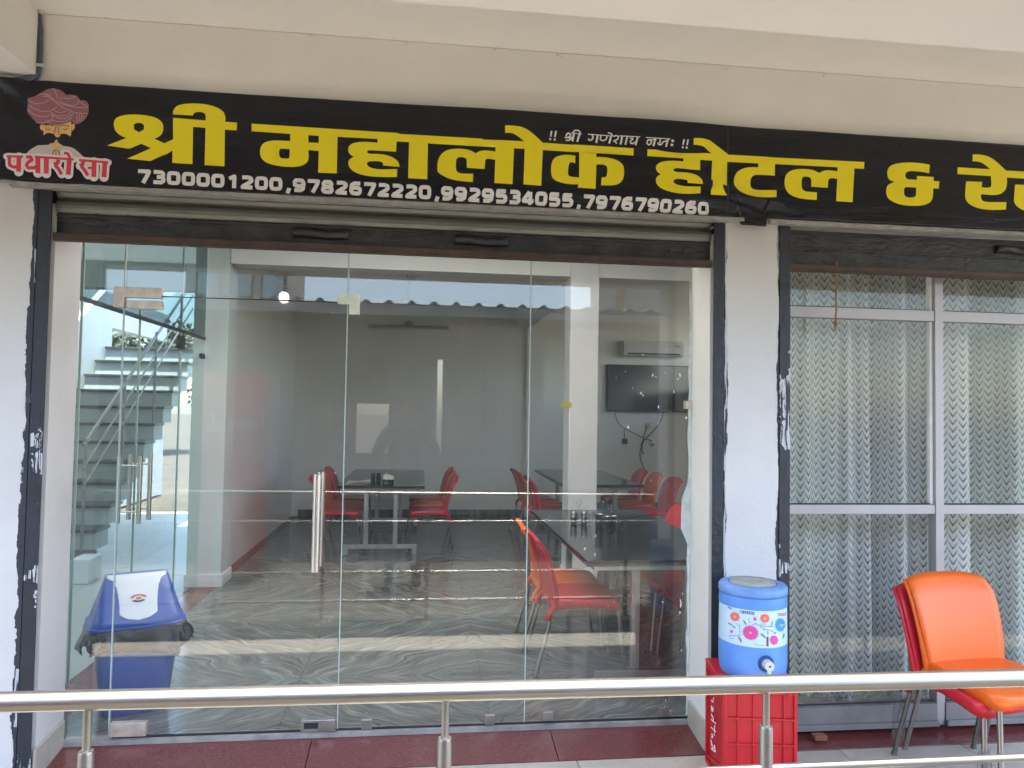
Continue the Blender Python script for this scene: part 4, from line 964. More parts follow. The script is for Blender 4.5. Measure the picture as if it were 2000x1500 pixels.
# ------------------------------------------------------------------ wall items inside
a = onY(718, 636, 6.77); b = onY(877, 641, 6.77)
tl = thing('tube_light', 'unlit tube light fixed high on the back wall', 'tube light', ((a.x + b.x) / 2, 6.79, a.z)); hw_ = (b.x - a.x) / 2
obj('housing', box(BM(), -hw_, hw_, -.04, -.001, -.018, .018), M_['steel2'], tl, bevel=.003); obj('tube', tube(BM(), [(-hw_ + .03, -.055, 0), (hw_ - .03, -.055, 0)], .014, 10), pm('tube_glass', (.35, .36, .35), .3), tl)
obj('bracket', lathe(BM(), [(.06, 0), (.05, .03), (.02, .05)], (0, -.03, .03), 16), M_['steel2'], tl)
hp = onY(800, 520, 4.6); hk_ = thing('ceiling_hook', 'thin rod and cap hanging from the ceiling above the tables', 'ceiling rod', (hp.x, 4.6, 3.0))
obj('cap', lathe(BM(), [(.015, -.09), (.03, -.05), (.075, 0)], (0, 0, 0), 18), M_['steel2'], hk_); obj('rod', tube(BM(), [(0, 0, -.08), (0, 0, -.38)], .010, 8), M_['steel2'], hk_)
a = onY(1219, 664, 7.4); b = onY(1336, 698, 7.4)
ac = thing('air_conditioner', 'white wall mounted air conditioner above the television', 'air conditioner', (a.x, 7.598, b.z)); W_, H_ = b.x - a.x, a.z - b.z
bm = BM(); prism(bm, [(0, .03), (0, H_), (-.17, H_), (-.20, H_ * .6), (-.17, .02), (-.10, 0)], 0, W_, 'x'); obj('body', bm, M_['acw'], ac, bevel=.008)
obj('louvre', box(BM(), .06, W_ - .06, -.178, -.172, .03, .055), M_['dark'], ac); obj('display', box(BM(), W_ - .14, W_ - .05, -.2005, -.197, H_ * .62, H_ * .72), M_['strip'], ac)
a = onY(1187, 711, 7.5); b = onY(1348, 806, 7.5)
tv = thing('television', 'flat black television on the far wall above its hanging cables', 'television', (a.x, 7.598, b.z)); W_, H_ = b.x - a.x, a.z - b.z
obj('casing', box(BM(), 0, W_, -.06, -.001, 0, H_), M_['dark'], tv, bevel=.006); obj('screen', box(BM(), .012, W_ - .012, -.0635, -.0605, .016, H_ - .012), M_['screen'], tv)
cbs = thing('cable_bunch', 'tangle of thin black cables hanging below the television', 'cables', (a.x, 7.58, b.z))
def wire(s):
    P = [onY(x, y, 7.57) - Vector((a.x, 7.58, b.z)) for x, y in s]; return obj('wire', tube(BM(), [Vector(p) for p in smooth3(P)], .006, 6), M_['dark'], cbs)
def smooth3(P):
    out = []
    for i in range(len(P) - 1):
        p0, p1, p2, p3 = P[max(0, i - 1)], P[i], P[i + 1], P[min(len(P) - 1, i + 2)]
        for s in (0, .25, .5, .75): out.append(.5 * ((2 * p1) + (p2 - p0) * s + (2 * p0 - 5 * p1 + 4 * p2 - p3) * s * s + (3 * p1 - p0 - 3 * p2 + p3) * s ** 3))
    return out + [P[-1]]
wire([(1200, 806), (1208, 825), (1222, 838), (1245, 850), (1258, 857), (1254, 868), (1250, 885), (1252, 900), (1260, 922)]); wire([(1296, 806), (1290, 822), (1278, 840), (1262, 856), (1250, 870)]); wire([(1264, 833), (1258, 850), (1255, 862), (1254, 880), (1257, 884), (1252, 888)]); wire([(1262, 858), (1275, 862), (1274, 872), (1268, 866)]); wire([(1219, 838), (1220, 858), (1222, 868)])
for px, py in ((1266, 832), (1221, 862)): 
    q_ = onY(px, py, 7.57); tag(obj('wall_socket' if px > 1240 else 'plug', box(BM(), q_.x - .04, q_.x + .04, 7.575, 7.598, q_.z - .04, q_.z + .04), M_['acw'] if px > 1240 else M_['dark'], bevel=.004), 'white wall socket feeding the television cables' if px > 1240 else 'black plug hanging left of the cable tangle', 'socket' if px > 1240 else 'plug')

# ------------------------------------------------------------------ bin
bn = thing('waste_bin', 'blue plastic bin with white swing flap and black liner behind the glass', 'bin', (-1.345, .36, FZ), R(24)); bn.scale = (1.12, 1.08, 1.0)
def rr(w_, d, z, n=40, e=.35):
    r = []
    for k in range(n):
        a_ = 2 * pi * k / n; c, s = cos(a_), sin(a_); r.append(((abs(c) ** e) * (1 if c > 0 else -1) * w_, (abs(s) ** e) * (1 if s > 0 else -1) * d, z))
    return r
def loft(bm, rings, cap0=True, cap1=True):
    R_ = [[bm.verts.new(p) for p in r] for r in rings]
    for a_, b_ in zip(R_, R_[1:]):
        for k in range(len(a_)): f = bm.faces.new((a_[k], a_[(k + 1) % len(a_)], b_[(k + 1) % len(a_)], b_[k])); f.smooth = True
    if cap0: bm.faces.new(R_[0][::-1])
    if cap1: bm.faces.new(R_[-1])
    return bm
obj('body', loft(BM(), [rr(.115, .10, 0), rr(.128, .11, .01), rr(.170, .137, .41), rr(.174, .140, .425)]), M_['blue'], bn)
# liner hanging ragged below the rim
bm = BM(); rnd = random.Random(4)
def bagp(u, v):
    c = rr(.188 + .012 * v, .155 + .012 * v, 0, 160)[int(u * 160) % 160]; z = .415 - v * (.095 + .03 * sin(u * 18) + .02 * sin(u * 41)); k = 1 + .07 * v + .05 * sin(u * 60 + v * 5) * v + .03 * sin(u * 133) * v
    return (c[0] * k, c[1] * k, z)
sheet(bm, bagp, 160, 7); obj('liner', bm, M_['bag'], bn, solid=.002)
obj('rim', loft(BM(), [rr(.178, .145, .410), rr(.190, .156, .412), rr(.190, .156, .424), rr(.180, .147, .428)]), M_['blue'], bn)
hood = [rr(.182, .148, .427)]
for i in range(9):
    s = i / 8; z = .430 + .205 * s; d = .145 * (1 - s) ** .75 * .98 + .012; w_ = .180 - .060 * s
    hood.append([(x, y + .035 * s, zz) for x, y, zz in rr(w_, d, z, 40, .38 + .1 * s)])
obj('hood', loft(BM(), hood), M_['blue'], bn)
bm = BM()
def flapf(u, v):   # U-shaped flap on the sloping front of the hood
    s = .10 + .89 * v; hwid = .118 * math.sqrt(max(0, 1 - (1 - min(1, v * 1.5)) ** 2)) if v < .667 else .118
    z = .430 + .205 * s; d = .145 * (1 - s) ** .75 * .98 + .012
    uu = (u - .5) * 2; wfull = .180 - .060 * s
    yy = -(max(0, 1 - abs(uu * hwid / wfull) ** (1 / .40)) ** .40) * d
    return (uu * hwid * (1 + .12 * (v > .6) * 0), yy + .035 * s - .004, z)
sheet(bm, flapf, 20, 28); fp = obj('flap', bm, M_['flap'], bn, solid=.003)
def onflap(x, t_): p = flapf(.5 + x / .196, t_); return Vector((p[0], p[1] - .0035, p[2]))
def disc(r0, r1, m, nm, up=0, a0=0, a1=6.2832):
    bm = BM(); n = 24
    A = []; 
    for k in range(n + 1):
        a_ = a0 + (a1 - a0) * k / n; A.append([bm.verts.new(onflap(r * cos(a_), .47 + r * sin(a_) / .32) - Vector((0, up, 0))) for r in (r0, r1)])
    for p, q in zip(A, A[1:]): bm.faces.new((p[0], p[1], q[1], q[0]))
    return obj(nm, bm, m, fp)
disc(.0001, .0285, pm('sticker_white', (.65, .60, .58), .4), 'sticker'); disc(.017, .028, pm('sticker_red', (.45, .10, .09), .4), 'sticker_band', .0006, .15, 3.0); disc(.014, .028, pm('sticker_blue', (.04, .05, .12), .4), 'sticker_band', .0006, 3.7, 5.7); disc(.002, .010, pm('sticker_red2', (.40, .12, .11), .4), 'sticker_band', .0006)

# ------------------------------------------------------------------ crate and water cooler
ct = thing('crate', 'red plastic crate standing on end under the water cooler', 'crate', (1.215, -.605, 0), R(-9)); CW, CD, CH = .285, .30, .425
obj('shell', box(BM(), .006, CW - .006, .006, CD - .006, .004, CH - .004), M_['crate'], ct, bevel=.006)
bm = BM(); e = .004
for x in (0, CW * .19, CW * .40, CW * .61, CW * .82, CW): box(bm, x - e * .6 if 0 < x < CW else (x if x == 0 else x - .012), x + e * .6 if 0 < x < CW else (x + .012 if x == 0 else x), -.004, .0055, 0, CH)
for z in (0, .10, .20, .30, .40, CH): box(bm, 0.001, CW - .001, -.0035, .005, max(0, z - .003), min(CH, z + .004) if z < CH else CH)
obj('front_ribs', bm, M_['crate'], ct, bevel=.001)
bm = BM(); box(bm, -.006, .0055, 0, .022, 0, CH); box(bm, -.006, .0055, CD - .022, CD, 0, CH); box(bm, -.006, .0055, .022, CD - .022, 0, .018); box(bm, -.006, .0055, .022, CD - .022, CH - .018, CH)
tube(bm, [(-.002, .03, .36), (-.002, CD - .03, .44)], .004, 5); tube(bm, [(-.002, .03, .10), (-.002, CD - .03, .03)], .004, 5)
obj('side_frame', bm, M_['crate'], ct)
lipb = BM(); box(lipb, -.008, CW + .008, -.006, CD + .008, CH, CH + .012); obj('lip', lipb, M_['crate'], ct, bevel=.005)
for z in (.10, .40):
    for x in (.03, CW - .03): obj('boss', tube(BM(), [(x, -.009, z), (x, .002, z)], .010, 10), M_['crate'], ct)
# handwritten name, running upward on the left side
hw_s = ['0,0 .25,1 .30,1.05 .55,.8 .1,.5 .5,0', '.75,.25 .62,.05 .85,.05 .95,.3 .75,.4', '1.2,0 1.45,1.1', '1.05,.75 1.7,.85', '1.65,0 1.9,1.1', '1.72,.4 1.95,.55 1.98,.05', '2.25,.3 2.5,.35 2.4,.55 2.2,.25 2.45,.02', '2.75,.0 2.85,.5', '2.8,.35 3.1,.55']
bm = BM()
for s in hw_s:
    P = [(-.0075, CD * .62 - q[1] * .075, .10 + q[0] * .072) for q in parse(s)]; tube(bm, P, .0022, 6)
obj('handwriting', bm, M_['pwhite'], ct)
CX, CY, CZ, CRr = 1.392, -.475, CH + .0125, .137
wc = thing('water_cooler', 'blue insulated water cooler with flower printed band on the red crate', 'water cooler', (CX, CY, CZ))
z1, z2, z3 = .134, .280, .345
obj('body', lathe(BM(), [(CRr * .93, 0), (CRr * .97, .01), (CRr, .05), (CRr, z1)], (0, 0, 0), 56), M_['blue2'], wc)
obj('printed_band', lathe(BM(), [(CRr, z1 + .0005), (CRr * .985, z2)], (0, 0, 0), 64), M_['palewhite'], wc)
obj('shoulder', lathe(BM(), [(CRr * .99, z2 + .0005), (CRr * 1.0, z2 + .006), (CRr * .985, z2 + .045)], (0, 0, 0), 56), M_['blue2'], wc)
obj('lid', lathe(BM(), [(CRr * .97, z2 + .046), (CRr * 1.01, z2 + .05), (CRr * 1.01, z2 + .072), (CRr * .96, z2 + .082), (CRr * .72, z2 + .086), (CRr * .70, z2 + .078)], (0, 0, 0), 56), pm('lid_blue', (.14, .28, .58), .45, var=.2, vs_=12, dirt=.5), wc)
obj('lid_centre', lathe(BM(), [(CRr * .69, z2 + .079), (CRr * .66, z2 + .090), (CRr * .3, z2 + .092)], (0, 0, 0), 40), pm('lid_dust', (.30, .31, .28), .8, var=.25, vs_=30), wc)
phi0 = math.atan2(CAM.y - CY, CAM.x - CX)
def cyl(a_, z, d=0): r = CRr * (1 - .015 * (z - z1) / (z2 - z1)) + d; return Vector((r * cos(phi0 + a_), r * sin(phi0 + a_), z))
def c6(px, py):     # close-up of the cooler, 7.14 px per px -> (angle, height) on the drum
    x = (px - 600) / 460.; a_ = math.asin(max(-.99, min(.99, x))); return (a_, z2 + .004 - (py - 395 - 75 * cos(a_) ) / 550. * (z2 - z1 + .01))
def pat(nm, polys, m, d=.0012):
    bm = BM()
    for P in polys:
        P = [Vector(c6(*q)) for q in P]; c = sum(P, Vector((0, 0))) / len(P)
        vc = bm.verts.new(cyl(c.x, c.y, d)); vsx = [bm.verts.new(cyl(q.x, q.y, d)) for q in P]
        for k in range(len(P)): bm.faces.new((vc, vsx[k], vsx[(k + 1) % len(P)]))
    return obj(nm, bm, m, wc)
def flower(cx_, cy_, r, n, ratio=1, inner=.78): return [[(cx_ + r * ratio * cos(k * pi / n) * (1 if k % 2 == 0 else inner), cy_ + r * sin(k * pi / n) * (1 if k % 2 == 0 else inner)) for k in range(2 * n)]]
PK = pm('print_pink', (.62, .06, .30), .4); CO = pm('print_coral', (.70, .14, .11), .4); BLU = pm('print_blue', (.02, .26, .50), .4); YL = pm('print_yellow', (.6, .45, .1), .4); GR = pm('print_grey', (.17, .22, .22), .5)
pat('flower', flower(575, 795, 112, 18), PK); pat('flower', flower(370, 598, 66, 8, inner=.88), CO); pat('flower', flower(757, 578, 64, 8, inner=.88), CO); pat('flower', flower(957, 665, 105, 14, .72), BLU); pat('flower', flower(875, 875, 70, 8, .8, .9), PK)
pat('bud', flower(632, 598, 32, 5, inner=.5), PK); pat('bud', flower(328, 815, 30, 5, inner=.5), PK)
for x, y in ((575, 795), (370, 598), (757, 578), (965, 668)): pat('flower_centre', flower(x, y, 18, 6, inner=.9), YL, .0022)
vines = ['560,590 550,630 570,660', '590,690 640,660 690,680 760,690 880,685', '700,700 760,730 830,740 900,790', '850,600 850,650 820,690', '440,700 430,760 440,820 400,860 300,880 320,915 360,905', '620,930 680,960 750,950', '700,700 720,660 760,655', '390,690 420,720', '620,560 625,590', '790,740 800,800']
bm = BM()
for s in vines:
    P = [cyl(*c6(*q), .001) for q in smooth_open(parse(s))]; tube(bm, P, .0009, 5)
obj('vine', bm, GR, wc)
lv = []
for x, y, r_, an in ((300, 488, 34, .5), (500, 660, 38, 1.0), (310, 715, 36, .4), (360, 745, 30, .5), (735, 820, 46, .7), (440, 905, 48, 1.1), (745, 735, 16, .3), (795, 780, 24, 1.5), (635, 665, 16, .2), (850, 640, 20, 1.2), (890, 775, 20, -.5), (1000, 820, 40, 1.7), (755, 660, 14, .3)):
    lv.append([(x + r_ * cos(a_) * cos(an) - r_ * .32 * sin(a_) * sin(an), y + r_ * cos(a_) * sin(an) + r_ * .32 * sin(a_) * cos(an)) for a_ in [k * pi / 5 for k in range(10)]])
for l_ in lv: pat('printed_leaf', [l_], GR)
def quadstrip(x0, x1, y0, y1, n=8): return [[(x0 + (x1 - x0) * k / n, y0) for k in range(n + 1)] + [(x1 - (x1 - x0) * k / n, y1) for k in range(n + 1)]]
pat('label_plate', quadstrip(432, 622, 500, 540), pm('print_teal', (.02, .10, .20), .4)); pat('label_plate', quadstrip(925, 1032, 500, 540), pm('print_rose', (.45, .06, .12), .4)); pat('label_plate', quadstrip(778, 804, 830, 965, 3), pm('print_maroon', (.16, .05, .08), .4))
BL = {'B': ['0,0 0,1 .6,1 .7,.75 .5,.5 0,.5', '.5,.5 .8,.25 .6,0 0,0'], 'L': ['0,1 0,0 .7,0'], 'O': ['.1,.1 .1,.9 .7,.9 .7,.1 C'], 'S': ['.7,.95 .1,.95 .1,.55 .7,.45 .7,.05 .05,.05'], 'M': ['0,0 0,1 .4,.4 .8,1 .8,0']}
def word(x0, x1, y0, y1):
    bm = BM(); w_ = (x1 - x0) / 7
    for i, c in enumerate('BLOSSOM'):
        for s in BL[c]:
            tk = s.split(); P = [tuple(float(v) for v in a_.split(',')) for a_ in tk if a_ != 'C']
            if tk[-1] == 'C': P.append(P[0])
            P = [cyl(*c6(x0 + (i + q[0] * .85) * w_, y1 - q[1] * (y1 - y0)), .0016) for q in P]; tube(bm, P, .0010, 4)
    return obj('lettering', bm, M_['pwhite'], wc)
word(440, 616, 508, 533); word(932, 1026, 508, 533)
# tap in its recess
ta = math.asin((775 - 600) / 460.)
tp = cyl(ta, .074); dr = Vector((cos(phi0 + ta), sin(phi0 + ta), 0))
def ringdisc(c, ax, r, h, m, nm, par=wc, n=24):
    s = ax.cross(Vector((0, 0, 1))).normalized(); u_ = Vector((0, 0, 1)); bm = BM()
    A = [bm.verts.new(c + (s * cos(2 * pi * k / n) + u_ * sin(2 * pi * k / n)) * r) for k in range(n)]; B = [bm.verts.new(c + ax * h + (s * cos(2 * pi * k / n) + u_ * sin(2 * pi * k / n)) * r * .94) for k in range(n)]
    bm.faces.new(A[::-1]); bm.faces.new(B)
    for k in range(n): bm.faces.new((A[k], A[(k + 1) % n], B[(k + 1) % n], B[k]))
    return obj(nm, bm, m, par)
ringdisc(tp - dr * .004, dr, .033, .008, pm('recess_dark', (.02, .06, .20), .5), 'tap_recess'); ringdisc(tp, dr, .020, .035, M_['acw'], 'tap'); ringdisc(tp + dr * .033, dr, .004, .004, M_['dark'], 'tap_hole')
obj('spout', tube(BM(), [tp + dr * .022, tp + dr * .03 - Vector((0, 0, .03))], [.009, .007], 12), M_['acw'], wc)

# ------------------------------------------------------------------ steel railing on the porch edge
rl = thing('railing', 'brushed stainless steel railing along the porch edge in front of the shop', 'railing', (0, -1.85, 0))
obj('top_tube', tube(BM(), [(-5.2, 0, .908), (-1.0, 0, .906), (1.5, 0, .892), (1.72, 0, .891)], .0200, 28), M_['steel'], rl)
for z, r_ in ((.711, .0085), (.36, .0085), (.163, .0085)): obj('bar', tube(BM(), [(-5.2, 0, z + .004), (1.72, 0, z - .002)], r_, 12), M_['steel'], rl)
for k in range(-5, 3):
    x = .065 + .7185 * k
    obj('post', tube(BM(), [(x, 0, .80), (x, 0, .890)], .0082, 14), M_['steel'], rl)
    sl = tube(BM(), [(x, 0, .002), (x, 0, .798), (x, 0, .804)], [.0152, .0152, .0135], 20); tube(sl, [(x, 0, .0), (x, 0, .008)], .035, 20)
    obj('sleeve', sl, M_['steel'], rl)

# ------------------------------------------------------------------ the yard and what stands opposite (seen mirrored in the glass)
RY, RZ = -5.54, 2.77
sh = thing('shed', 'long low building with corrugated tin roof across the yard', 'building', (0, -7, -.15))
bm = BM(); pitch = .27
def roofp(u, v):
    x = -7.0 + 10.9 * u; s = (x / pitch) % 1; h = .055 * max(0, 1 - abs(s - .5) / .22) if abs(s - .5) < .22 else 0
    y = RY - 9.0 * v; return (x, y + 7, RZ + .15 + .25 * v + min(h, .042))
sheet(bm, roofp, 640, 1, smooth=False); obj('roof', bm, M_['tin'], sh, solid=.004)
def wallp(nm, x0, x1, z0, z1, y0=-8.55, y1=-8.40, m='opp'): return obj(nm, box(BM(), x0, x1, y0 + 7, y1 + 7, z0 + .15, z1 + .15), M_[m], sh)
wallp('wall', -7, -1.74, -.15, 2.88); wallp('wall', -.50, .25, -.15, 2.88); wallp('wall', 1.74, 3.9, -.15, 2.88)
for x0, x1 in ((-1.74, -.50), (.25, 1.74)):
    wallp('wall', x0, x1, -.15, .76); wallp('wall', x0, x1, 2.31, 2.88)
    wallp('window_frame', x0 - .02, x1 + .02, .76, .80, -8.57, -8.38, 'valance'); wallp('window_frame', (x0 + x1) / 2 - .03, (x0 + x1) / 2 + .03, .80, 2.31, -8.5, -8.45, 'dark')
for k in range(8):
    x = -1.7 + k * .15; z_ = 1.95 - .28 * abs(sin(k * 1.7)); wallp('valance', x, x + .135, z_, 2.3, -8.46, -8.455, 'valance')
bm = BM(); sheet(bm, lambda u, v: (-1.80 + .42 * u, -8.62 + 7 + .02 * sin(u * 40), .70 + .15 + 1.75 * v), 40, 2); obj('drape', bm, M_['drape'], sh, solid=.003)
bm = BM(); sheet(bm, lambda u, v: (.34 + 1.50 * u, -8.62 + 7 + .02 * sin(u * 60), .70 + .15 + 1.75 * v), 60, 2); obj('drape', bm, pm('grey_drape', (.25, .25, .22), .9), sh, solid=.003)
wallp('added_dark_board', -1.42, -1.02, .7, 2.45, -8.66, -8.64, 'valance'); wallp('added_dark_board', -1.02, -.45, 1.58, 2.45, -8.66, -8.64, 'valance')  # dark panels added inside the window to block the bright background
for x in (-6.6, -3.4, 3.6): obj('post', box(BM(), x - .05, x + .05, RY + 7 - .15, RY + 7 - .05, 0, RZ + .14), M_['tin'], sh)
obj('fascia', box(BM(), -7, 3.9, RY + 7 - .07, RY + 7 - .045, RZ + .02, RZ + .147), M_['tin'], sh)
bl = thing('bulb', 'round lit bulb hanging under the tin roof edge, mirrored in the glass', 'bulb', (-1.62, RY + .08, 2.78))
em = bpy.data.materials.new('lit_bulb'); em.use_nodes = True; e_ = em.node_tree.nodes['Principled BSDF']; e_.inputs['Emission Color'].default_value = (.95, 1, .97, 1); e_.inputs['Emission Strength'].default_value = 3.0
obj('globe', lathe(BM(), [(.02, .07), (.05, .05), (.06, 0), (.045, -.045), (.01, -.06)], (0, 0, 0), 20), em, bl); obj('holder', tube(BM(), [(0, 0, .07), (0, 0, .12)], .02, 10), M_['dark'], bl)
def house(nm, lab, x0, x1, y, h, m, wins):
    t = thing(nm, lab, 'building', ((x0 + x1) / 2, y, -.15)); cx = (x0 + x1) / 2
    obj('wall', box(BM(), x0 - cx, x1 - cx, -4, 0, 0, h), M_[m], t); obj('parapet', box(BM(), x0 - cx - .1, x1 - cx + .1, -4.1, .1, h, h + .25), M_['white'], t)
    for (a_, b_, c_, d_) in wins:
        f = obj('window', box(BM(), a_ - cx, b_ - cx, .001, .05, c_, d_), M_['dark'], t); obj('pane', box(BM(), a_ - cx + .06, b_ - cx - .06, .051, .056, c_ + .06, d_ - .06), M_['frost'], f)
    return t
house('tall_building', 'grey multi storey building rising behind the tin roof', -9.0, -5.2, -26, 9.0, 'cream', [(-8.6 + i * 1.2, -7.7 + i * 1.2, 3.4 + j * 2.4, 4.9 + j * 2.4) for i in range(3) for j in range(2)])
hb_ = house('beige_building', 'beige building with ochre corner strip behind the tin roof', 6.75, 12, -22, 8.2, 'cream', [(9.2, 10.4, 3.6, 5.0)])
obj('corner_strip', box(BM(), 6.74 - 9.375, 7.0 - 9.375, .101, .13, 0, 8.2), M_['orangewall'], hb_)
# drinks fridge on the yard side
fg = thing('drinks_fridge', 'red drinks fridge with white script standing across from the glass', 'fridge', (-1.80, -4.04, -.25))
obj('cabinet', box(BM(), -.32, .32, -.62, -.03, .05, 2.08), pm('fridge_side', (.16, .17, .17), .4), fg, bevel=.01)
dr_ = obj('door', box(BM(), -.32, .32, -.028, 0, .08, 2.08), pm('fridge_red', (.50, .012, .018), .3, var=.08), fg, bevel=.008)
obj('handle', tube(BM(), [(-.28, .02, .8), (-.28, .035, 1.3)], .012, 10), M_['dark'], dr_)
scr = ['.9,.85 .7,1.0 .35,.9 .1,.45 .2,.05 .55,0 .85,.25', '1.25,.5 1.1,.5 1.0,.25 1.1,.02 1.3,.1 1.32,.4 1.25,.5', '1.8,.45 1.6,.5 1.48,.22 1.6,.0 1.85,.12', '2.3,.48 2.1,.5 1.98,.2 2.1,0 2.3,.2 2.32,.48 2.35,.05 2.5,.1', '2.65,.3 2.85,.3', '3.75,.85 3.55,1.0 3.2,.9 2.95,.45 3.05,.05 3.4,0 3.7,.25', '4.1,.5 3.95,.5 3.85,.25 3.95,.02 4.15,.1 4.17,.4 4.1,.5', '4.4,.05 4.5,.6 4.62,1.0 4.5,.9 4.4,.3 4.55,.02', '5.0,.48 4.8,.5 4.68,.2 4.8,0 5.0,.2 5.02,.48 5.05,.05 5.2,.1']
bm = BM()
for s in scr: tube(bm, [(.28 - q.x * .105, .004, 1.55 + q.y * .17 - q.x * .01) for q in smooth_open(parse(s))], .0085, 6)
obj('script_logo', bm, M_['pwhite'], dr_)

# trees
def tree(lab, loc, h, cr_, nleaf, seed):
    rnd = random.Random(seed); t = thing('tree', lab, 'tree', loc); bm = BM()
    tube(bm, [(0, 0, 0), (.1, .05, h * .3), (.05, 0, h * .55), (.1, .1, h * .8)], [.22, .17, .12, .04], 10)
    cl = []
    for k in range(14):
        a_ = rnd.uniform(0, 6.28); z = h * rnd.uniform(.45, .9); r_ = cr_ * rnd.uniform(.3, .85) * (1.1 - (z / h - .45) * .8); e_ = Vector((r_ * cos(a_), r_ * sin(a_), z)); cl.append((e_, cr_ * rnd.uniform(.25, .45)))
        tube(bm, [(.06, .03, h * .4), e_ * .5 + Vector((0, 0, h * .25)), e_], [.07, .04, .012], 6)
    obj('trunk', bm, M_['trunk'], t); bm = BM()
    for _ in range(nleaf):
        c, r_ = rnd.choice(cl); d = Vector((rnd.gauss(0, 1), rnd.gauss(0, 1), rnd.gauss(0, .8))); d = d.normalized() * r_ * rnd.random() ** .4; p_ = c + d
        a_ = Vector((rnd.uniform(-1, 1), rnd.uniform(-1, 1), rnd.uniform(-1, 1))).normalized(); b_ = a_.orthogonal().normalized(); s = rnd.uniform(.05, .11)
        bm.faces.new([bm.verts.new(p_ + a_ * s * u + b_ * s * .6 * v) for u, v in ((-1, 0), (0, -1), (1, 0), (0, 1))])
    obj('foliage', bm, M_['leaf'], t, kind='stuff')
tree('dark leafy tree seen beyond the staircase', (-9.0, 23, -.15), 4.6, 2.2, 5000, 1)
tree('leafy tree further left beyond the staircase', (-15.0, 34, -.15), 5.5, 2.8, 4000, 2)

# ------------------------------------------------------------------ photographer (mirrored in the glass)
pr_ = thing('person', 'person in dark clothes holding up a phone to photograph the shop', 'person', (-.14, -3.78, -.15))
def skin_mesh(nm, V, E, Rr, m, par, sub=2):
    me_ = bpy.data.meshes.new(nm); me_.from_pydata(V, E, []); o = bpy.data.objects.new(nm, me_); COL.objects.link(o); o.parent = par; me_.materials.append(m)
    sm = o.modifiers.new('skin', 'SKIN'); sm.use_smooth_shade = True
    for i, r_ in enumerate(Rr): me_.skin_vertices[0].data[i].radius = (r_ if isinstance(r_, tuple) else (r_, r_))
    me_.skin_vertices[0].data[0].use_root = True
    s = o.modifiers.new('sub', 'SUBSURF'); s.levels = sub; s.render_levels = sub; return o
# joints relative to the empty (x right, y towards shop, z up)
V = [(0, 0, .92), (0, 0, 1.10), (0, 0.0, 1.30), (0, .0, 1.46), (0, .015, 1.54), (-.18, 0, 1.43), (-.28, .08, 1.22), (-.05, .27, 1.50), (.18, 0, 1.43), (.30, .08, 1.24), (.16, .27, 1.56), (-.09, 0, .86), (-.11, .02, .48), (-.12, -.02, .08), (.09, 0, .86), (.11, .02, .48), (.12, -.02, .08)]
E_ = [(0, 1), (1, 2), (2, 3), (3, 4), (3, 5), (5, 6), (6, 7), (3, 8), (8, 9), (9, 10), (0, 11), (11, 12), (12, 13), (0, 14), (14, 15), (15, 16)]
Rr = [(.16, .12), (.15, .11), (.17, .12), (.09, .08), (.055, .055), .07, .052, .036, .07, .052, .036, .09, .065, .045, .09, .065, .045]
body = skin_mesh('body', V, E_, Rr, M_['cloth'], pr_)
bm = BM(); bmesh.ops.create_uvsphere(bm, u_segments=24, v_segments=18, radius=1)
for v in bm.verts:
    x, y, z = v.co; jaw = 1 - .22 * max(0, -z); v.co = Vector((x * .076 * jaw, y * .094 * (1 - .1 * max(0, -z)) + (.010 * max(0, y) * max(0, -z)), z * .118 + 1.645))
    if y > .9 and abs(x) < .25 and -.35 < z < .2: v.co.y += .022 * (1 - abs(x) / .25)
for f in bm.faces: f.smooth = True
hd = obj('head', bm, M_['skin'], pr_)
for s in (-1, 1):
    e2 = BM(); bmesh.ops.create_uvsphere(e2, u_segments=10, v_segments=8, radius=.011)
    for v in e2.verts: v.co += Vector((s * .030, .088, 1.655))
    obj('eye', e2, M_['dark'], hd); e2 = BM(); bmesh.ops.create_uvsphere(e2, u_segments=10, v_segments=8, radius=.022)
    for v in e2.verts: v.co = Vector((v.co.x * .4 + s * .078, v.co.y * .7, v.co.z * 1.3 + 1.645))
    obj('ear', e2, M_['skin'], hd)
obj('mouth', tube(BM(), [(-.022, .084, 1.592), (0, .091, 1.59), (.022, .084, 1.592)], .004, 6), pm('lips', (.22, .08, .07), .5), hd)
bm = BM(); bmesh.ops.create_uvsphere(bm, u_segments=20, v_segments=14, radius=1)
for v in list(bm.verts):
    v.co = Vector((v.co.x * .083, v.co.y * .100 - .008, v.co.z * .118 + 1.660))
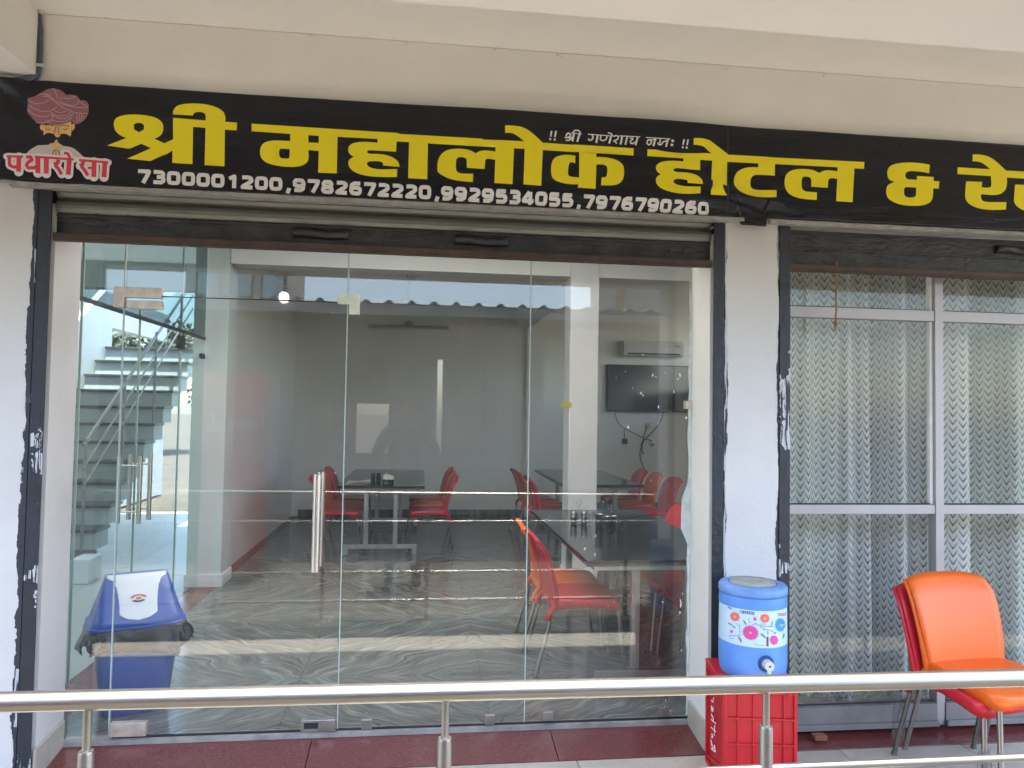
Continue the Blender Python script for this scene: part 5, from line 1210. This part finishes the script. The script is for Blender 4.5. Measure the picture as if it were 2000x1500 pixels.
bmesh.ops.delete(bm, geom=[v for v in bm.verts if v.co.z < 1.69 and v.co.y > -.005 or v.co.z < 1.60], context='VERTS')
for f in bm.faces: f.smooth = True
obj('hair', bm, M_['hair'], hd, solid=.006)
def hand(cx, cy, cz, side, nm='hand'):
    V = [(0, 0, 0), (0, .03, .045), (side * -.01, .04, .07)]; E_ = [(0, 1), (1, 2)]; Rr = [(.022, .014), (.030, .013), (.026, .012)]
    for i, f_ in enumerate((-.024, -.008, .008, .024)):
        b_ = len(V); L = (.8, 1, .95, .75)[i]
        V += [(f_, .045, .078), (f_ * 1.05 + side * -.012 * L, .052, .078 + .028 * L), (f_ + side * -.032 * L, .046, .078 + .032 * L)]; E_ += [(2, b_), (b_, b_ + 1), (b_ + 1, b_ + 2)]; Rr += [.009, .0085, .007]
    b_ = len(V); V += [(side * -.030, .02, .03), (side * -.048, .0, .055), (side * -.05, -.008, .08)]; E_ += [(0, b_), (b_, b_ + 1), (b_ + 1, b_ + 2)]; Rr += [.012, .010, .008]
    V = [(x + cx, y + cy, z + cz) for x, y, z in V]; return skin_mesh(nm, V, E_, Rr, M_['skin'], body, 1)
hand(-.05, .255, 1.515, -1); hand(.185, .255, 1.565, 1)
V = [(0, 0, .94), (-.09, 0, .86), (-.11, .02, .48), (-.12, -.02, .10), (.09, 0, .86), (.11, .02, .48), (.12, -.02, .10)]
skin_mesh('trousers', V, [(0, 1), (1, 2), (2, 3), (0, 4), (4, 5), (5, 6)], [(.17, .13), .105, .08, .062, .105, .08, .062], M_['trouser'], body)
for s in (-1, 1): obj('shoe', loft(BM(), [[(s * .125 + x * .048, .05 + y * .13, z) for x, y, z in rr(1, 1, 0, 20, .6)], [(s * .125 + x * .047, .05 + y * .13, .04) for x, y, z in rr(1, 1, 0, 20, .6)], [(s * .125 + x * .035, .0 + y * .07, .085) for x, y, z in rr(1, 1, 0, 20, .6)]]), M_['dark'], body)
tag(obj('phone', box(BM(), -.115, .045, -3.478, -3.468, 1.452, 1.528), M_['dark'], bevel=.004), 'black phone held sideways by the person', 'phone')
